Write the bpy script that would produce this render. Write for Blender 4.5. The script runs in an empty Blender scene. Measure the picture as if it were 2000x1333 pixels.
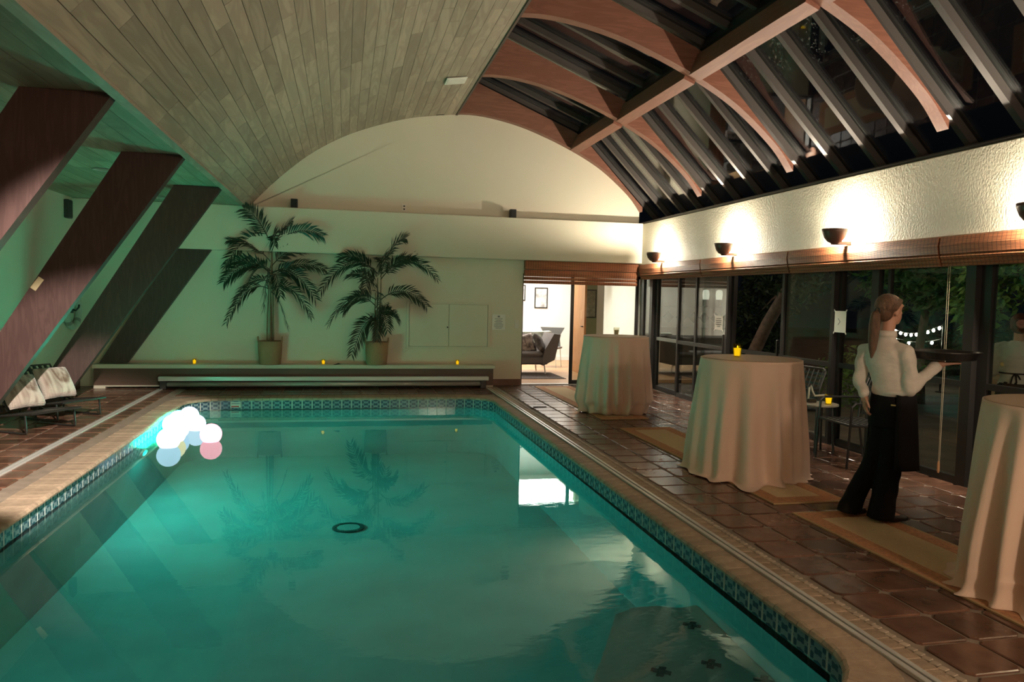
import bpy, bmesh, math, random
from mathutils import Vector, Matrix

random.seed(11)
S = bpy.context.scene
COL = S.collection
PI = math.pi

# ------------------------------------------------------------------ camera
cam_data = bpy.data.cameras.new('camera')
cam_data.sensor_width = 36.0
cam_data.lens = 1490.0 / 2000.0 * 36.0
cam_data.clip_start = 0.05
cam_data.clip_end = 300
cam = bpy.data.objects.new('camera', cam_data)
COL.objects.link(cam)
RX = Vector((0.9764492, -0.2145756, 0.02245597))
DN = Vector((0.00936729, -0.06182132, -0.99804327))
FW = Vector((0.21554399, 0.97474891, -0.05835539))
m = Matrix.Identity(4)
for r in range(3):
    m[r][0] = RX[r]; m[r][1] = -DN[r]; m[r][2] = -FW[r]
m[2][3] = 1.6
cam.matrix_world = m
S.camera = cam

# ------------------------------------------------------------------ world, exposure
S.view_settings.view_transform = 'Standard'
S.view_settings.look = 'None'
S.view_settings.gamma = 1.0
S.view_settings.use_curve_mapping = False
S.view_settings.exposure = 0.0
w = bpy.data.worlds.new('night_sky')
S.world = w
w.use_nodes = True
w.node_tree.nodes['Background'].inputs[0].default_value = (0.25, 0.35, 0.5, 1)
w.node_tree.nodes['Background'].inputs[1].default_value = 0.006

SCONCE_W = 150.0
SCONCE_COL = (1.0, 0.87, 0.68)
GREEN_BALL = 92.0
POOL_W = 235.0
SPOT_W = 6500.0
LIVING_W = 205.0
FILL_W = 270.0

def add_light(kind, name, loc, power, color, parent=None, **kw):
    d = bpy.data.lights.new(name, kind)
    d.energy = power; d.color = color
    for k, v in kw.items():
        setattr(d, k, v)
    o = bpy.data.objects.new(name, d)
    COL.objects.link(o)
    o.location = loc
    if parent: o.parent = parent
    return o

def aim(o, target):
    o.rotation_euler = (Vector(target) - o.location).to_track_quat('-Z', 'Y').to_euler()

# ------------------------------------------------------------------ object helpers
def tag(o, label=None, cat=None, group=None, kind=None):
    if label: o['label'] = label
    if cat: o['category'] = cat
    if group: o['group'] = group
    if kind: o['kind'] = kind
    return o

def empty(name, loc=(0, 0, 0), rz=0.0):
    o = bpy.data.objects.new(name, None)
    COL.objects.link(o)
    o.location = loc
    o.rotation_euler = (0, 0, rz)
    o.empty_display_size = 0.1
    return o

def link(name, mesh, parent=None, loc=None, rot=None):
    o = bpy.data.objects.new(name, mesh)
    COL.objects.link(o)
    if parent: o.parent = parent
    if loc is not None: o.location = loc
    if rot is not None: o.rotation_euler = rot
    return o

def copy_tree(o, parent=None):
    c = o.copy()
    COL.objects.link(c)
    c.parent = parent
    for ch in list(o.children):
        copy_tree(ch, c)
    return c

class MB:
    """collects shapes into one mesh"""
    def __init__(self):
        self.v = []; self.f = []
    def add(self, vs, fs):
        b = len(self.v)
        self.v += [tuple(p) for p in vs]
        self.f += [tuple(b + i for i in f) for f in fs]
        return self
    def box(self, x0, x1, y0, y1, z0, z1, M=None):
        vs = [(x0, y0, z0), (x1, y0, z0), (x1, y1, z0), (x0, y1, z0),
              (x0, y0, z1), (x1, y0, z1), (x1, y1, z1), (x0, y1, z1)]
        if M is not None: vs = [M @ Vector(p) for p in vs]
        return self.add(vs, [(0, 3, 2, 1), (4, 5, 6, 7), (0, 1, 5, 4), (1, 2, 6, 5), (2, 3, 7, 6), (3, 0, 4, 7)])
    def cbox(self, x0, x1, y0, y1, z0, z1, c=0.01, M=None):
        """box with chamfered edges"""
        rings = []
        for z, i in ((z0, c), (z0 + c, 0), (z1 - c, 0), (z1, c)):
            a, b, d, e = x0 + i, x1 - i, y0 + i, y1 - i
            k = c if i == 0 else c * 0.6
            rings.append([(a + k, d, z), (b - k, d, z), (b, d + k, z), (b, e - k, z), (b - k, e, z), (a + k, e, z), (a, e - k, z), (a, d + k, z)])
        vs = [Vector(p) for r in rings for p in r]
        if M is not None: vs = [M @ p for p in vs]
        fs = [tuple(range(7, -1, -1)), tuple(range(24, 32))]
        for r in range(3):
            for i in range(8):
                j = (i + 1) % 8
                fs.append((r * 8 + i, r * 8 + j, r * 8 + 8 + j, r * 8 + 8 + i))
        return self.add(vs, fs)
    def prism(self, poly, axis, a, b):
        """extrude a 2-D polygon; axis 'y': poly=(x,z), 'x': poly=(y,z), 'z': poly=(x,y)"""
        def P(p, t):
            return (p[0], t, p[1]) if axis == 'y' else ((t, p[0], p[1]) if axis == 'x' else (p[0], p[1], t))
        n = len(poly)
        vs = [P(p, a) for p in poly] + [P(p, b) for p in poly]
        fs = [tuple(range(n)), tuple(range(2 * n - 1, n - 1, -1))]
        fs += [(i, n + i, n + (i + 1) % n, (i + 1) % n) for i in range(n)]
        return self.add(vs, fs)
    def tube(self, pts, rad, n=8, closed=False, flat=1.0):
        pts = [Vector(p) for p in pts]
        k = len(pts)
        if not isinstance(rad, (list, tuple)): rad = [rad] * k
        up = None; vs = []
        for i, p in enumerate(pts):
            if closed:
                t = pts[(i + 1) % k] - pts[i - 1]
            else:
                t = pts[min(i + 1, k - 1)] - pts[max(i - 1, 0)]
            t.normalize()
            if up is None:
                up = Vector((0, 0, 1)) if abs(t.z) < 0.9 else Vector((1, 0, 0))
            s = t.cross(up).normalized()
            u = s.cross(t).normalized()
            up = u
            for j in range(n):
                a = 2 * PI * j / n
                vs.append(p + (s * math.cos(a) + u * math.sin(a) * flat) * rad[i])
        fs = []
        for i in range(k if closed else k - 1):
            i2 = (i + 1) % k
            for j in range(n):
                j2 = (j + 1) % n
                fs.append((i * n + j, i * n + j2, i2 * n + j2, i2 * n + j))
        if not closed:
            fs.append(tuple(range(n - 1, -1, -1)))
            fs.append(tuple((k - 1) * n + j for j in range(n)))
        return self.add(vs, fs)
    def lathe(self, prof, n=24, c=(0, 0, 0), cap0=True, cap1=True, a0=0.0, a1=2 * PI):
        full = abs(a1 - a0 - 2 * PI) < 1e-6
        cols = n if full else n + 1
        vs = []
        for (r, z) in prof:
            for j in range(cols):
                a = a0 + (a1 - a0) * j / n
                vs.append((c[0] + r * math.cos(a), c[1] + r * math.sin(a), c[2] + z))
        fs = []
        for i in range(len(prof) - 1):
            for j in range(n):
                j2 = (j + 1) % cols
                fs.append((i * cols + j, i * cols + j2, (i + 1) * cols + j2, (i + 1) * cols + j))
        if full and cap0: fs.append(tuple(range(cols - 1, -1, -1)))
        if full and cap1: fs.append(tuple((len(prof) - 1) * cols + j for j in range(cols)))
        return self.add(vs, fs)
    def ellipsoid(self, c, r, M=None, nu=20, nv=12):
        vs = []; fs = []
        R = M.to_3x3() if M is not None else Matrix.Identity(3)
        c = Vector(c)
        for i in range(nv + 1):
            th = PI * i / nv
            for j in range(nu):
                ph = 2 * PI * j / nu
                p = Vector((r[0] * math.sin(th) * math.cos(ph), r[1] * math.sin(th) * math.sin(ph), r[2] * math.cos(th)))
                vs.append(c + R @ p)
        for i in range(nv):
            for j in range(nu):
                j2 = (j + 1) % nu
                fs.append((i * nu + j, (i + 1) * nu + j, (i + 1) * nu + j2, i * nu + j2))
        return self.add(vs, fs)
    def loft(self, rings):
        """rings: list of equal-length point loops"""
        n = len(rings[0]); b = []
        for r in rings: b += r
        fs = []
        for i in range(len(rings) - 1):
            for j in range(n):
                j2 = (j + 1) % n
                fs.append((i * n + j, i * n + j2, (i + 1) * n + j2, (i + 1) * n + j))
        fs.append(tuple(range(n - 1, -1, -1)))
        fs.append(tuple((len(rings) - 1) * n + j for j in range(n)))
        return self.add(b, fs)
    def mesh(self, name, mat=None, smooth=False):
        me = bpy.data.meshes.new(name)
        me.from_pydata(self.v, [], self.f)
        bm = bmesh.new(); bm.from_mesh(me)
        bmesh.ops.remove_doubles(bm, verts=bm.verts, dist=1e-6)
        bmesh.ops.recalc_face_normals(bm, faces=bm.faces)
        bm.to_mesh(me); bm.free()
        if mat is not None: me.materials.append(mat)
        if smooth:
            me.polygons.foreach_set('use_smooth', [True] * len(me.polygons))
        me.update()
        return me
    def build(self, name, mat, parent=None, smooth=False, loc=None, rot=None):
        return link(name, self.mesh(name, mat, smooth), parent, loc, rot)

def smooth_by_angle(o, deg=35):
    me = o.data
    bm = bmesh.new(); bm.from_mesh(me)
    lim = math.radians(deg)
    for f in bm.faces: f.smooth = True
    for e in bm.edges:
        if len(e.link_faces) == 2 and e.calc_face_angle(0) > lim: e.smooth = False
    bm.to_mesh(me); bm.free()
    return o

def remeshed(mb, name, mat, voxel, parent=None, smooth_it=4, loc=None, wrinkle=0.0):
    """union of overlapping closed shapes into one continuous skin"""
    me = bpy.data.meshes.new(name + '_raw')
    me.from_pydata(mb.v, [], mb.f)
    bm = bmesh.new(); bm.from_mesh(me)
    bmesh.ops.recalc_face_normals(bm, faces=bm.faces)
    bm.to_mesh(me); bm.free()
    t = bpy.data.objects.new(name + '_raw', me)
    COL.objects.link(t)
    r = t.modifiers.new('r', 'REMESH'); r.mode = 'VOXEL'; r.voxel_size = voxel; r.use_smooth_shade = True
    if smooth_it:
        s = t.modifiers.new('s', 'SMOOTH'); s.iterations = smooth_it; s.factor = 0.5
    dg = bpy.context.evaluated_depsgraph_get()
    out = bpy.data.meshes.new_from_object(t.evaluated_get(dg))
    bpy.data.objects.remove(t); bpy.data.meshes.remove(me)
    out.name = name
    out.materials.clear(); out.materials.append(mat)
    out.polygons.foreach_set('use_smooth', [True] * len(out.polygons))
    if wrinkle:      # soft cloth creases
        ns = [v.normal.copy() for v in out.vertices]
        for v, nn in zip(out.vertices, ns):
            x, y, z = v.co
            s_ = math.sin(38 * z + 21 * x + 3 * math.sin(17 * y + 9 * x)) + .7 * math.sin(61 * z - 30 * x + 2.2 * math.sin(23 * x)) + .5 * math.sin(95 * (x + y) + 20 * z)
            v.co = v.co + nn * wrinkle * s_
        out.update()
    return link(name, out, parent, loc)

def capsule(mb, p0, p1, r0, r1, n=14):
    p0 = Vector(p0); p1 = Vector(p1)
    d = p1 - p0; L = d.length
    q = d.to_track_quat('Z', 'Y').to_matrix()
    prof = []
    for i in range(5):
        a = -PI / 2 + (PI / 2) * i / 4
        prof.append((max(r0 * math.cos(a), 1e-4), r0 * math.sin(a)))
    for i in range(5):
        a = (PI / 2) * i / 4
        prof.append((max(r1 * math.cos(a), 1e-4), L + r1 * math.sin(a)))
    tmp = MB().lathe(prof, n)
    mb.add([p0 + q @ Vector(v) for v in tmp.v], tmp.f)

def chain(mb, pts, rads, n=14):
    for i in range(len(pts) - 1):
        capsule(mb, pts[i], pts[i + 1], rads[i], rads[i + 1], n)

# ------------------------------------------------------------------ materials
def new_mat(name):
    mt = bpy.data.materials.new(name)
    mt.use_nodes = True
    nt = mt.node_tree
    return mt, nt, nt.nodes['Principled BSDF']

def mat(name, col, rough=0.5, metal=0.0, var=0.0, vscale=4.0, rnd=0.0, bump=0.0, bscale=40.0, stretch=None, spec=0.5, emit=None, estr=0.0, sheen=0.0, coat=0.0):
    mt, nt, b = new_mat(name)
    N = nt.nodes; L = nt.links
    b.inputs['Base Color'].default_value = (*col, 1)
    b.inputs['Roughness'].default_value = rough
    b.inputs['Metallic'].default_value = metal
    b.inputs['Specular IOR Level'].default_value = spec
    if coat: b.inputs['Coat Weight'].default_value = coat; b.inputs['Coat Roughness'].default_value = 0.15
    if sheen: b.inputs['Sheen Weight'].default_value = sheen
    if emit:
        b.inputs['Emission Color'].default_value = (*emit, 1)
        b.inputs['Emission Strength'].default_value = estr
    tc = N.new('ShaderNodeTexCoord')
    mp = N.new('ShaderNodeMapping')
    L.new(tc.outputs['Object'], mp.inputs['Vector'])
    if stretch: mp.inputs['Scale'].default_value = stretch
    if var or rnd:
        hsv = N.new('ShaderNodeHueSaturation')
        hsv.inputs['Color'].default_value = (*col, 1)
        val = None
        if var:
            nz = N.new('ShaderNodeTexNoise')
            nz.inputs['Scale'].default_value = vscale
            nz.inputs['Detail'].default_value = 6
            L.new(mp.outputs['Vector'], nz.inputs['Vector'])
            mr = N.new('ShaderNodeMapRange')
            mr.inputs['From Min'].default_value = 0.3; mr.inputs['From Max'].default_value = 0.7
            mr.inputs['To Min'].default_value = 1 - var; mr.inputs['To Max'].default_value = 1 + var
            L.new(nz.outputs['Fac'], mr.inputs['Value'])
            val = mr.outputs['Result']
        if rnd:
            oi = N.new('ShaderNodeObjectInfo')
            mr2 = N.new('ShaderNodeMapRange')
            mr2.inputs['To Min'].default_value = 1 - rnd; mr2.inputs['To Max'].default_value = 1 + rnd
            L.new(oi.outputs['Random'], mr2.inputs['Value'])
            if val is None: val = mr2.outputs['Result']
            else:
                mu = N.new('ShaderNodeMath'); mu.operation = 'MULTIPLY'
                L.new(val, mu.inputs[0]); L.new(mr2.outputs['Result'], mu.inputs[1])
                val = mu.outputs[0]
        L.new(val, hsv.inputs['Value'])
        L.new(hsv.outputs['Color'], b.inputs['Base Color'])
    if bump:
        nb = N.new('ShaderNodeTexNoise')
        nb.inputs['Scale'].default_value = bscale
        nb.inputs['Detail'].default_value = 4
        L.new(mp.outputs['Vector'], nb.inputs['Vector'])
        bp = N.new('ShaderNodeBump')
        bp.inputs['Strength'].default_value = bump
        bp.inputs['Distance'].default_value = 0.02
        L.new(nb.outputs['Fac'], bp.inputs['Height'])
        L.new(bp.outputs['Normal'], b.inputs['Normal'])
    return mt

def wood(name, c0, c1, axis='y', rough=0.5, rnd=0.15, scale=7.0, coat=0.0):
    """grain running along an axis"""
    mt, nt, b = new_mat(name)
    N = nt.nodes; L = nt.links
    b.inputs['Roughness'].default_value = rough
    if coat: b.inputs['Coat Weight'].default_value = coat
    tc = N.new('ShaderNodeTexCoord'); mp = N.new('ShaderNodeMapping'); oi = N.new('ShaderNodeObjectInfo')
    st = {'x': (0.12, 1, 1), 'y': (1, 0.12, 1), 'z': (1, 1, 0.12)}[axis]
    mp.inputs['Scale'].default_value = st
    L.new(tc.outputs['Object'], mp.inputs['Vector'])
    off = N.new('ShaderNodeVectorMath'); off.operation = 'SCALE'
    cmb = N.new('ShaderNodeCombineXYZ')
    for k in range(3): L.new(oi.outputs['Random'], cmb.inputs[k])
    L.new(cmb.outputs[0], off.inputs[0]); off.inputs['Scale'].default_value = 37.0
    ad = N.new('ShaderNodeVectorMath'); ad.operation = 'ADD'
    L.new(mp.outputs[0], ad.inputs[0]); L.new(off.outputs[0], ad.inputs[1])
    nz = N.new('ShaderNodeTexNoise'); nz.inputs['Scale'].default_value = scale; nz.inputs['Detail'].default_value = 8
    nz.inputs['Distortion'].default_value = 1.6
    L.new(ad.outputs[0], nz.inputs['Vector'])
    wv = N.new('ShaderNodeMath'); wv.operation = 'MULTIPLY'; wv.inputs[1].default_value = 22.0
    L.new(nz.outputs['Fac'], wv.inputs[0])
    sn = N.new('ShaderNodeMath'); sn.operation = 'SINE'; L.new(wv.outputs[0], sn.inputs[0])
    mr = N.new('ShaderNodeMapRange'); mr.inputs['From Min'].default_value = -1
    L.new(sn.outputs[0], mr.inputs['Value'])
    mx = N.new('ShaderNodeMix'); mx.data_type = 'RGBA'
    mx.inputs['A'].default_value = (*c0, 1); mx.inputs['B'].default_value = (*c1, 1)
    L.new(mr.outputs[0], mx.inputs['Factor'])
    hsv = N.new('ShaderNodeHueSaturation'); L.new(mx.outputs['Result'], hsv.inputs['Color'])
    m2 = N.new('ShaderNodeMapRange'); m2.inputs['To Min'].default_value = 1 - rnd; m2.inputs['To Max'].default_value = 1 + rnd
    L.new(oi.outputs['Random'], m2.inputs['Value']); L.new(m2.outputs[0], hsv.inputs['Value'])
    L.new(hsv.outputs[0], b.inputs['Base Color'])
    return mt

def emission(name, col, strength):
    mt = bpy.data.materials.new(name); mt.use_nodes = True
    nt = mt.node_tree
    nt.nodes.clear()
    e = nt.nodes.new('ShaderNodeEmission'); o = nt.nodes.new('ShaderNodeOutputMaterial')
    e.inputs[0].default_value = (*col, 1); e.inputs[1].default_value = strength
    nt.links.new(e.outputs[0], o.inputs[0])
    return mt

def pane_glass(name, tint=(0.93, 0.97, 0.95), base=0.045, rough=0.0, dirt=0.0):
    """thin window glass: clear, with a Fresnel mirror"""
    mt = bpy.data.materials.new(name); mt.use_nodes = True
    nt = mt.node_tree; N = nt.nodes; L = nt.links
    N.clear()
    out = N.new('ShaderNodeOutputMaterial'); mx = N.new('ShaderNodeMixShader')
    tr = N.new('ShaderNodeBsdfTransparent'); gl = N.new('ShaderNodeBsdfGlossy')
    tr.inputs[0].default_value = (*tint, 1)
    gl.inputs['Color'].default_value = (1, 1, 1, 1); gl.inputs['Roughness'].default_value = rough
    lw = N.new('ShaderNodeLayerWeight'); lw.inputs['Blend'].default_value = 0.5
    pw = N.new('ShaderNodeMath'); pw.operation = 'POWER'; pw.inputs[1].default_value = 5.0
    L.new(lw.outputs['Facing'], pw.inputs[0])
    ma = N.new('ShaderNodeMath'); ma.operation = 'MULTIPLY_ADD'
    ma.inputs[1].default_value = 1 - base; ma.inputs[2].default_value = base
    L.new(pw.outputs[0], ma.inputs[0])
    L.new(ma.outputs[0], mx.inputs[0]); L.new(tr.outputs[0], mx.inputs[1]); L.new(gl.outputs[0], mx.inputs[2])
    if dirt:
        df = N.new('ShaderNodeBsdfDiffuse'); df.inputs[0].default_value = (0.6, 0.62, 0.6, 1)
        tc = N.new('ShaderNodeTexCoord'); n1 = N.new('ShaderNodeTexNoise'); n1.inputs['Scale'].default_value = 30
        n2 = N.new('ShaderNodeTexNoise'); n2.inputs['Scale'].default_value = 1.3
        L.new(tc.outputs['Object'], n1.inputs[0]); L.new(tc.outputs['Object'], n2.inputs[0])
        r1 = N.new('ShaderNodeMapRange'); r1.inputs[1].default_value = 0.62; r1.inputs[2].default_value = 0.72; L.new(n1.outputs[0], r1.inputs[0])
        r2 = N.new('ShaderNodeMapRange'); r2.inputs[1].default_value = 0.5; r2.inputs[2].default_value = 0.7; L.new(n2.outputs[0], r2.inputs[0])
        mu = N.new('ShaderNodeMath'); mu.operation = 'MULTIPLY'; L.new(r1.outputs[0], mu.inputs[0]); L.new(r2.outputs[0], mu.inputs[1])
        m3 = N.new('ShaderNodeMath'); m3.operation = 'MULTIPLY'; L.new(mu.outputs[0], m3.inputs[0]); m3.inputs[1].default_value = dirt
        mx2 = N.new('ShaderNodeMixShader'); L.new(m3.outputs[0], mx2.inputs[0]); L.new(mx.outputs[0], mx2.inputs[1]); L.new(df.outputs[0], mx2.inputs[2])
        L.new(mx2.outputs[0], out.inputs[0])
    else:
        L.new(mx.outputs[0], out.inputs[0])
    return mt
# ------------------------------------------------------------------ palette
PLASTER = mat('cream_plaster', (0.74, 0.69, 0.56), rough=0.8, bump=0.25, bscale=60)
STUCCO = mat('rough_stucco', (0.50, 0.465, 0.37), rough=0.7, bump=0.38, bscale=58, stretch=(1, 1, 0.7))
WOODV = wood('pale_oak_boards', (0.30, 0.245, 0.185), (0.385, 0.32, 0.245), 'y', rough=0.55, rnd=0.17, scale=5.0)
WOODL = wood('alcove_oak_boards', (0.30, 0.255, 0.18), (0.385, 0.335, 0.245), 'y', rough=0.5, rnd=0.17, scale=5.0)
COLUMN = wood('dark_red_stained_wood', (0.052, 0.025, 0.022), (0.07, 0.035, 0.031), 'z', rough=0.55, rnd=0.03, scale=14.0)
GLULAM = wood('laminated_redwood', (0.21, 0.085, 0.055), (0.26, 0.11, 0.072), 'x', rough=0.5, rnd=0.05, scale=10.0)
BLACK = mat('black_bronze_metal', (0.018, 0.016, 0.015), rough=0.38)
RAFTER = mat('dark_anodised_aluminium', (0.10, 0.09, 0.085), rough=0.35, metal=0.3)
GROUT = mat('grout', (0.25, 0.20, 0.155), rough=0.85, var=0.2, vscale=9)
COPING = mat('sand_brick_coping', (0.36, 0.27, 0.19), rough=0.75, var=0.18, vscale=14, rnd=0.12, bump=0.3, bscale=70)
ALU = mat('aluminium_track', (0.62, 0.62, 0.60), rough=0.35, metal=0.25)
MOSAIC = mat('small_border_brick', (0.42, 0.34, 0.26), rough=0.7, rnd=0.2)
POOLP = mat('pool_plaster', (0.22, 0.34, 0.34), rough=0.8, var=0.12, vscale=1.5)
BASEB = mat('terracotta_baseboard', (0.16, 0.08, 0.055), rough=0.5, var=0.15)
WHITE = mat('white_paint', (0.75, 0.73, 0.66), rough=0.5)

def tile_mat():
    mt, nt, b = new_mat('saltillo_tile')
    N = nt.nodes; L = nt.links
    tc = N.new('ShaderNodeTexCoord'); oi = N.new('ShaderNodeObjectInfo')
    ad = N.new('ShaderNodeVectorMath'); ad.operation = 'ADD'
    L.new(tc.outputs['Object'], ad.inputs[0]); L.new(oi.outputs['Location'], ad.inputs[1])
    nz = N.new('ShaderNodeTexNoise'); nz.inputs['Scale'].default_value = 5; nz.inputs['Detail'].default_value = 7
    L.new(ad.outputs[0], nz.inputs['Vector'])
    mx = N.new('ShaderNodeMix'); mx.data_type = 'RGBA'
    mx.inputs['A'].default_value = (0.085, 0.04, 0.026, 1); mx.inputs['B'].default_value = (0.185, 0.095, 0.062, 1)
    mr = N.new('ShaderNodeMapRange'); mr.inputs[1].default_value = 0.3; mr.inputs[2].default_value = 0.7
    L.new(nz.outputs[0], mr.inputs[0]); L.new(mr.outputs[0], mx.inputs['Factor'])
    hsv = N.new('ShaderNodeHueSaturation'); L.new(mx.outputs['Result'], hsv.inputs['Color'])
    m2 = N.new('ShaderNodeMapRange'); m2.inputs[3].default_value = 0.75; m2.inputs[4].default_value = 1.3
    L.new(oi.outputs['Random'], m2.inputs[0]); L.new(m2.outputs[0], hsv.inputs['Value'])
    L.new(hsv.outputs[0], b.inputs['Base Color'])
    r = N.new('ShaderNodeMapRange'); r.inputs[3].default_value = 0.14; r.inputs[4].default_value = 0.34
    L.new(nz.outputs[0], r.inputs[0]); L.new(r.outputs[0], b.inputs['Roughness'])
    n3 = N.new('ShaderNodeTexNoise'); n3.inputs['Scale'].default_value = 9; L.new(ad.outputs[0], n3.inputs[0])
    bp = N.new('ShaderNodeBump'); bp.inputs['Strength'].default_value = 0.11; bp.inputs['Distance'].default_value = 0.02
    L.new(n3.outputs[0], bp.inputs['Height']); L.new(bp.outputs[0], b.inputs['Normal'])
    return mt
TILE = tile_mat()

def waterline_mat():
    mt, nt, b = new_mat('blue_ornament_tile')
    N = nt.nodes; L = nt.links
    b.inputs['Roughness'].default_value = 0.15
    tc = N.new('ShaderNodeTexCoord'); sp = N.new('ShaderNodeSeparateXYZ'); L.new(tc.outputs['Object'], sp.inputs[0])
    def M(op, a, c=None):
        n = N.new('ShaderNodeMath'); n.operation = op
        for i, q in enumerate((a, c)):
            if q is None: continue
            if isinstance(q, (int, float)): n.inputs[i].default_value = q
            else: L.new(q, n.inputs[i])
        return n.outputs[0]
    u = M('ABSOLUTE', sp.outputs['X']); z = M('ABSOLUTE', sp.outputs['Z'])
    rr = M('SQRT', M('ADD', M('MULTIPLY', u, u), M('MULTIPLY', z, z)))
    ring = M('SINE', M('MULTIPLY', rr, 130.0))
    dia = M('SINE', M('MULTIPLY', M('SUBTRACT', u, z), 95.0))
    pat = M('ADD', ring, dia)
    th = M('GREATER_THAN', pat, 0.1)
    mx = N.new('ShaderNodeMix'); mx.data_type = 'RGBA'
    mx.inputs['A'].default_value = (0.20, 0.27, 0.30, 1); mx.inputs['B'].default_value = (0.035, 0.07, 0.11, 1)
    L.new(th, mx.inputs['Factor'])
    edge = M('GREATER_THAN', u, 0.0635)
    mx3 = N.new('ShaderNodeMix'); mx3.data_type = 'RGBA'; mx3.inputs['B'].default_value = (0.55, 0.58, 0.55, 1)
    L.new(mx.outputs['Result'], mx3.inputs['A']); L.new(edge, mx3.inputs['Factor'])
    L.new(mx3.outputs['Result'], b.inputs['Base Color'])
    return mt
WLTILE = waterline_mat()

def water_mat():
    mt, nt, b = new_mat('pool_water')
    N = nt.nodes; L = nt.links
    N.remove(b)
    g = N.new('ShaderNodeBsdfGlass'); g.inputs['IOR'].default_value = 1.33; g.inputs['Roughness'].default_value = 0.0
    g.inputs['Color'].default_value = (0.80, 1.0, 0.97, 1)
    tc = N.new('ShaderNodeTexCoord'); mp = N.new('ShaderNodeMapping'); mp.inputs['Scale'].default_value = (1.0, 1.6, 1)
    L.new(tc.outputs['Object'], mp.inputs[0])
    n1 = N.new('ShaderNodeTexNoise'); n1.inputs['Scale'].default_value = 1.6; n1.inputs['Detail'].default_value = 3
    L.new(mp.outputs[0], n1.inputs[0])
    n2 = N.new('ShaderNodeTexNoise'); n2.inputs['Scale'].default_value = 9.0; n2.inputs['Detail'].default_value = 3; n2.inputs['Distortion'].default_value = 0.8
    L.new(mp.outputs[0], n2.inputs[0])
    # calm far half, gentle ripples around the return jet on the near right
    vm = N.new('ShaderNodeVectorMath'); vm.operation = 'DISTANCE'; vm.inputs[1].default_value = (1.5, 3.9, -0.17)
    L.new(tc.outputs['Object'], vm.inputs[0])
    mr = N.new('ShaderNodeMapRange'); mr.inputs[1].default_value = 0.8; mr.inputs[2].default_value = 3.0
    mr.inputs[3].default_value = 1.0; mr.inputs[4].default_value = 0.10
    L.new(vm.outputs['Value'], mr.inputs[0])
    m2 = N.new('ShaderNodeMath'); m2.operation = 'MULTIPLY_ADD'; m2.inputs[1].default_value = 0.18
    L.new(n2.outputs[0], m2.inputs[0]); L.new(n1.outputs[0], m2.inputs[2])
    m3 = N.new('ShaderNodeMath'); m3.operation = 'MULTIPLY'; L.new(m2.outputs[0], m3.inputs[0]); L.new(mr.outputs[0], m3.inputs[1])
    bp = N.new('ShaderNodeBump'); bp.inputs['Strength'].default_value = 0.09; bp.inputs['Distance'].default_value = 0.03
    L.new(m3.outputs[0], bp.inputs['Height']); L.new(bp.outputs[0], g.inputs['Normal'])
    L.new(g.outputs[0], N['Material Output'].inputs[0])
    return mt
WATER = water_mat()
GLASS = pane_glass('door_glass')
SKYGLASS = pane_glass('skylight_glass', tint=(0.8, 0.85, 0.85), base=0.07, dirt=0.5)

# ------------------------------------------------------------------ vault profile (x, z)
PROF = [(-1.55, 2.97), (-1.44, 3.11), (-1.117, 3.448), (-0.624, 3.873), (-0.125, 4.186), (0.382, 4.408), (1.072, 4.62),
        (1.84, 4.735), (2.35, 4.735), (2.95, 4.625), (3.5, 4.445), (4.05, 4.21), (4.57, 3.92), (5.08, 3.5), (5.32, 3.2)]
def resample(pts, n):
    out = []
    P = [Vector((p[0], p[1])) for p in pts]
    dense = []
    for i in range(len(P) - 1):
        a = P[max(i - 1, 0)]; b = P[i]; c = P[i + 1]; d = P[min(i + 2, len(P) - 1)]
        for k in range(12):
            t = k / 12
            dense.append(0.5 * ((2 * b) + (c - a) * t + (2 * a - 5 * b + 4 * c - d) * t * t + (3 * b - a - 3 * c + d) * t ** 3))
    dense.append(P[-1])
    acc = [0.0]
    for i in range(1, len(dense)): acc.append(acc[-1] + (dense[i] - dense[i - 1]).length)
    j = 0
    for k in range(n + 1):
        s = acc[-1] * k / n
        while j < len(dense) - 2 and acc[j + 1] < s: j += 1
        f = (s - acc[j]) / max(acc[j + 1] - acc[j], 1e-9)
        out.append(dense[j].lerp(dense[j + 1], f))
    return out
RIDGE_X = 1.88
LEFTP = [p for p in PROF if p[0] < RIDGE_X] + [(1.88, 4.737)]
Y0, Y1 = -2.6, 13.4       # room from the wall behind the camera to the far wall
XL, XR = -4.15, 5.30

# ------------------------------------------------------------------ walls
def st(o): o['kind'] = 'structure'; return o
f = MB()
f.box(-4.35, 3.14, 13.4, 13.62, 0, 2.98).box(3.14, 5.46, 13.4, 13.62, 2.02, 2.98).box(5.46, 5.75, 13.4, 13.62, 0, 2.98)
st(f.build('wall_far', PLASTER))
arch = resample(PROF, 60)
st(MB().prism([(p.x, p.y) for p in arch] + [(5.32, 2.98), (-1.55, 2.98)], 'y', 13.4, 13.6).build('wall_arch', PLASTER))
st(MB().cbox(-4.15, 5.31, 13.15, 13.40, 2.25, 2.98, 0.008).build('trim_1', PLASTER))
st(MB().box(-4.35, -4.15, -2.8, 13.4, 0, 3.05).build('wall_left', PLASTER))
st(MB().cbox(5.30, 5.56, -2.8, 13.62, 2.225, 2.97, 0.008).build('wall_right', STUCCO))
st(MB().box(-4.35, 5.75, -2.8, -2.6, 0, 5.6).build('wall_back', PLASTER))
st(MB().box(-4.149, -4.125, -2.6, 13.39, 0, 0.11).build('baseboard_left', BASEB))
st(MB().box(2.62, 3.13, 13.375, 13.399, 0, 0.11).build('baseboard_far', BASEB))

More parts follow.
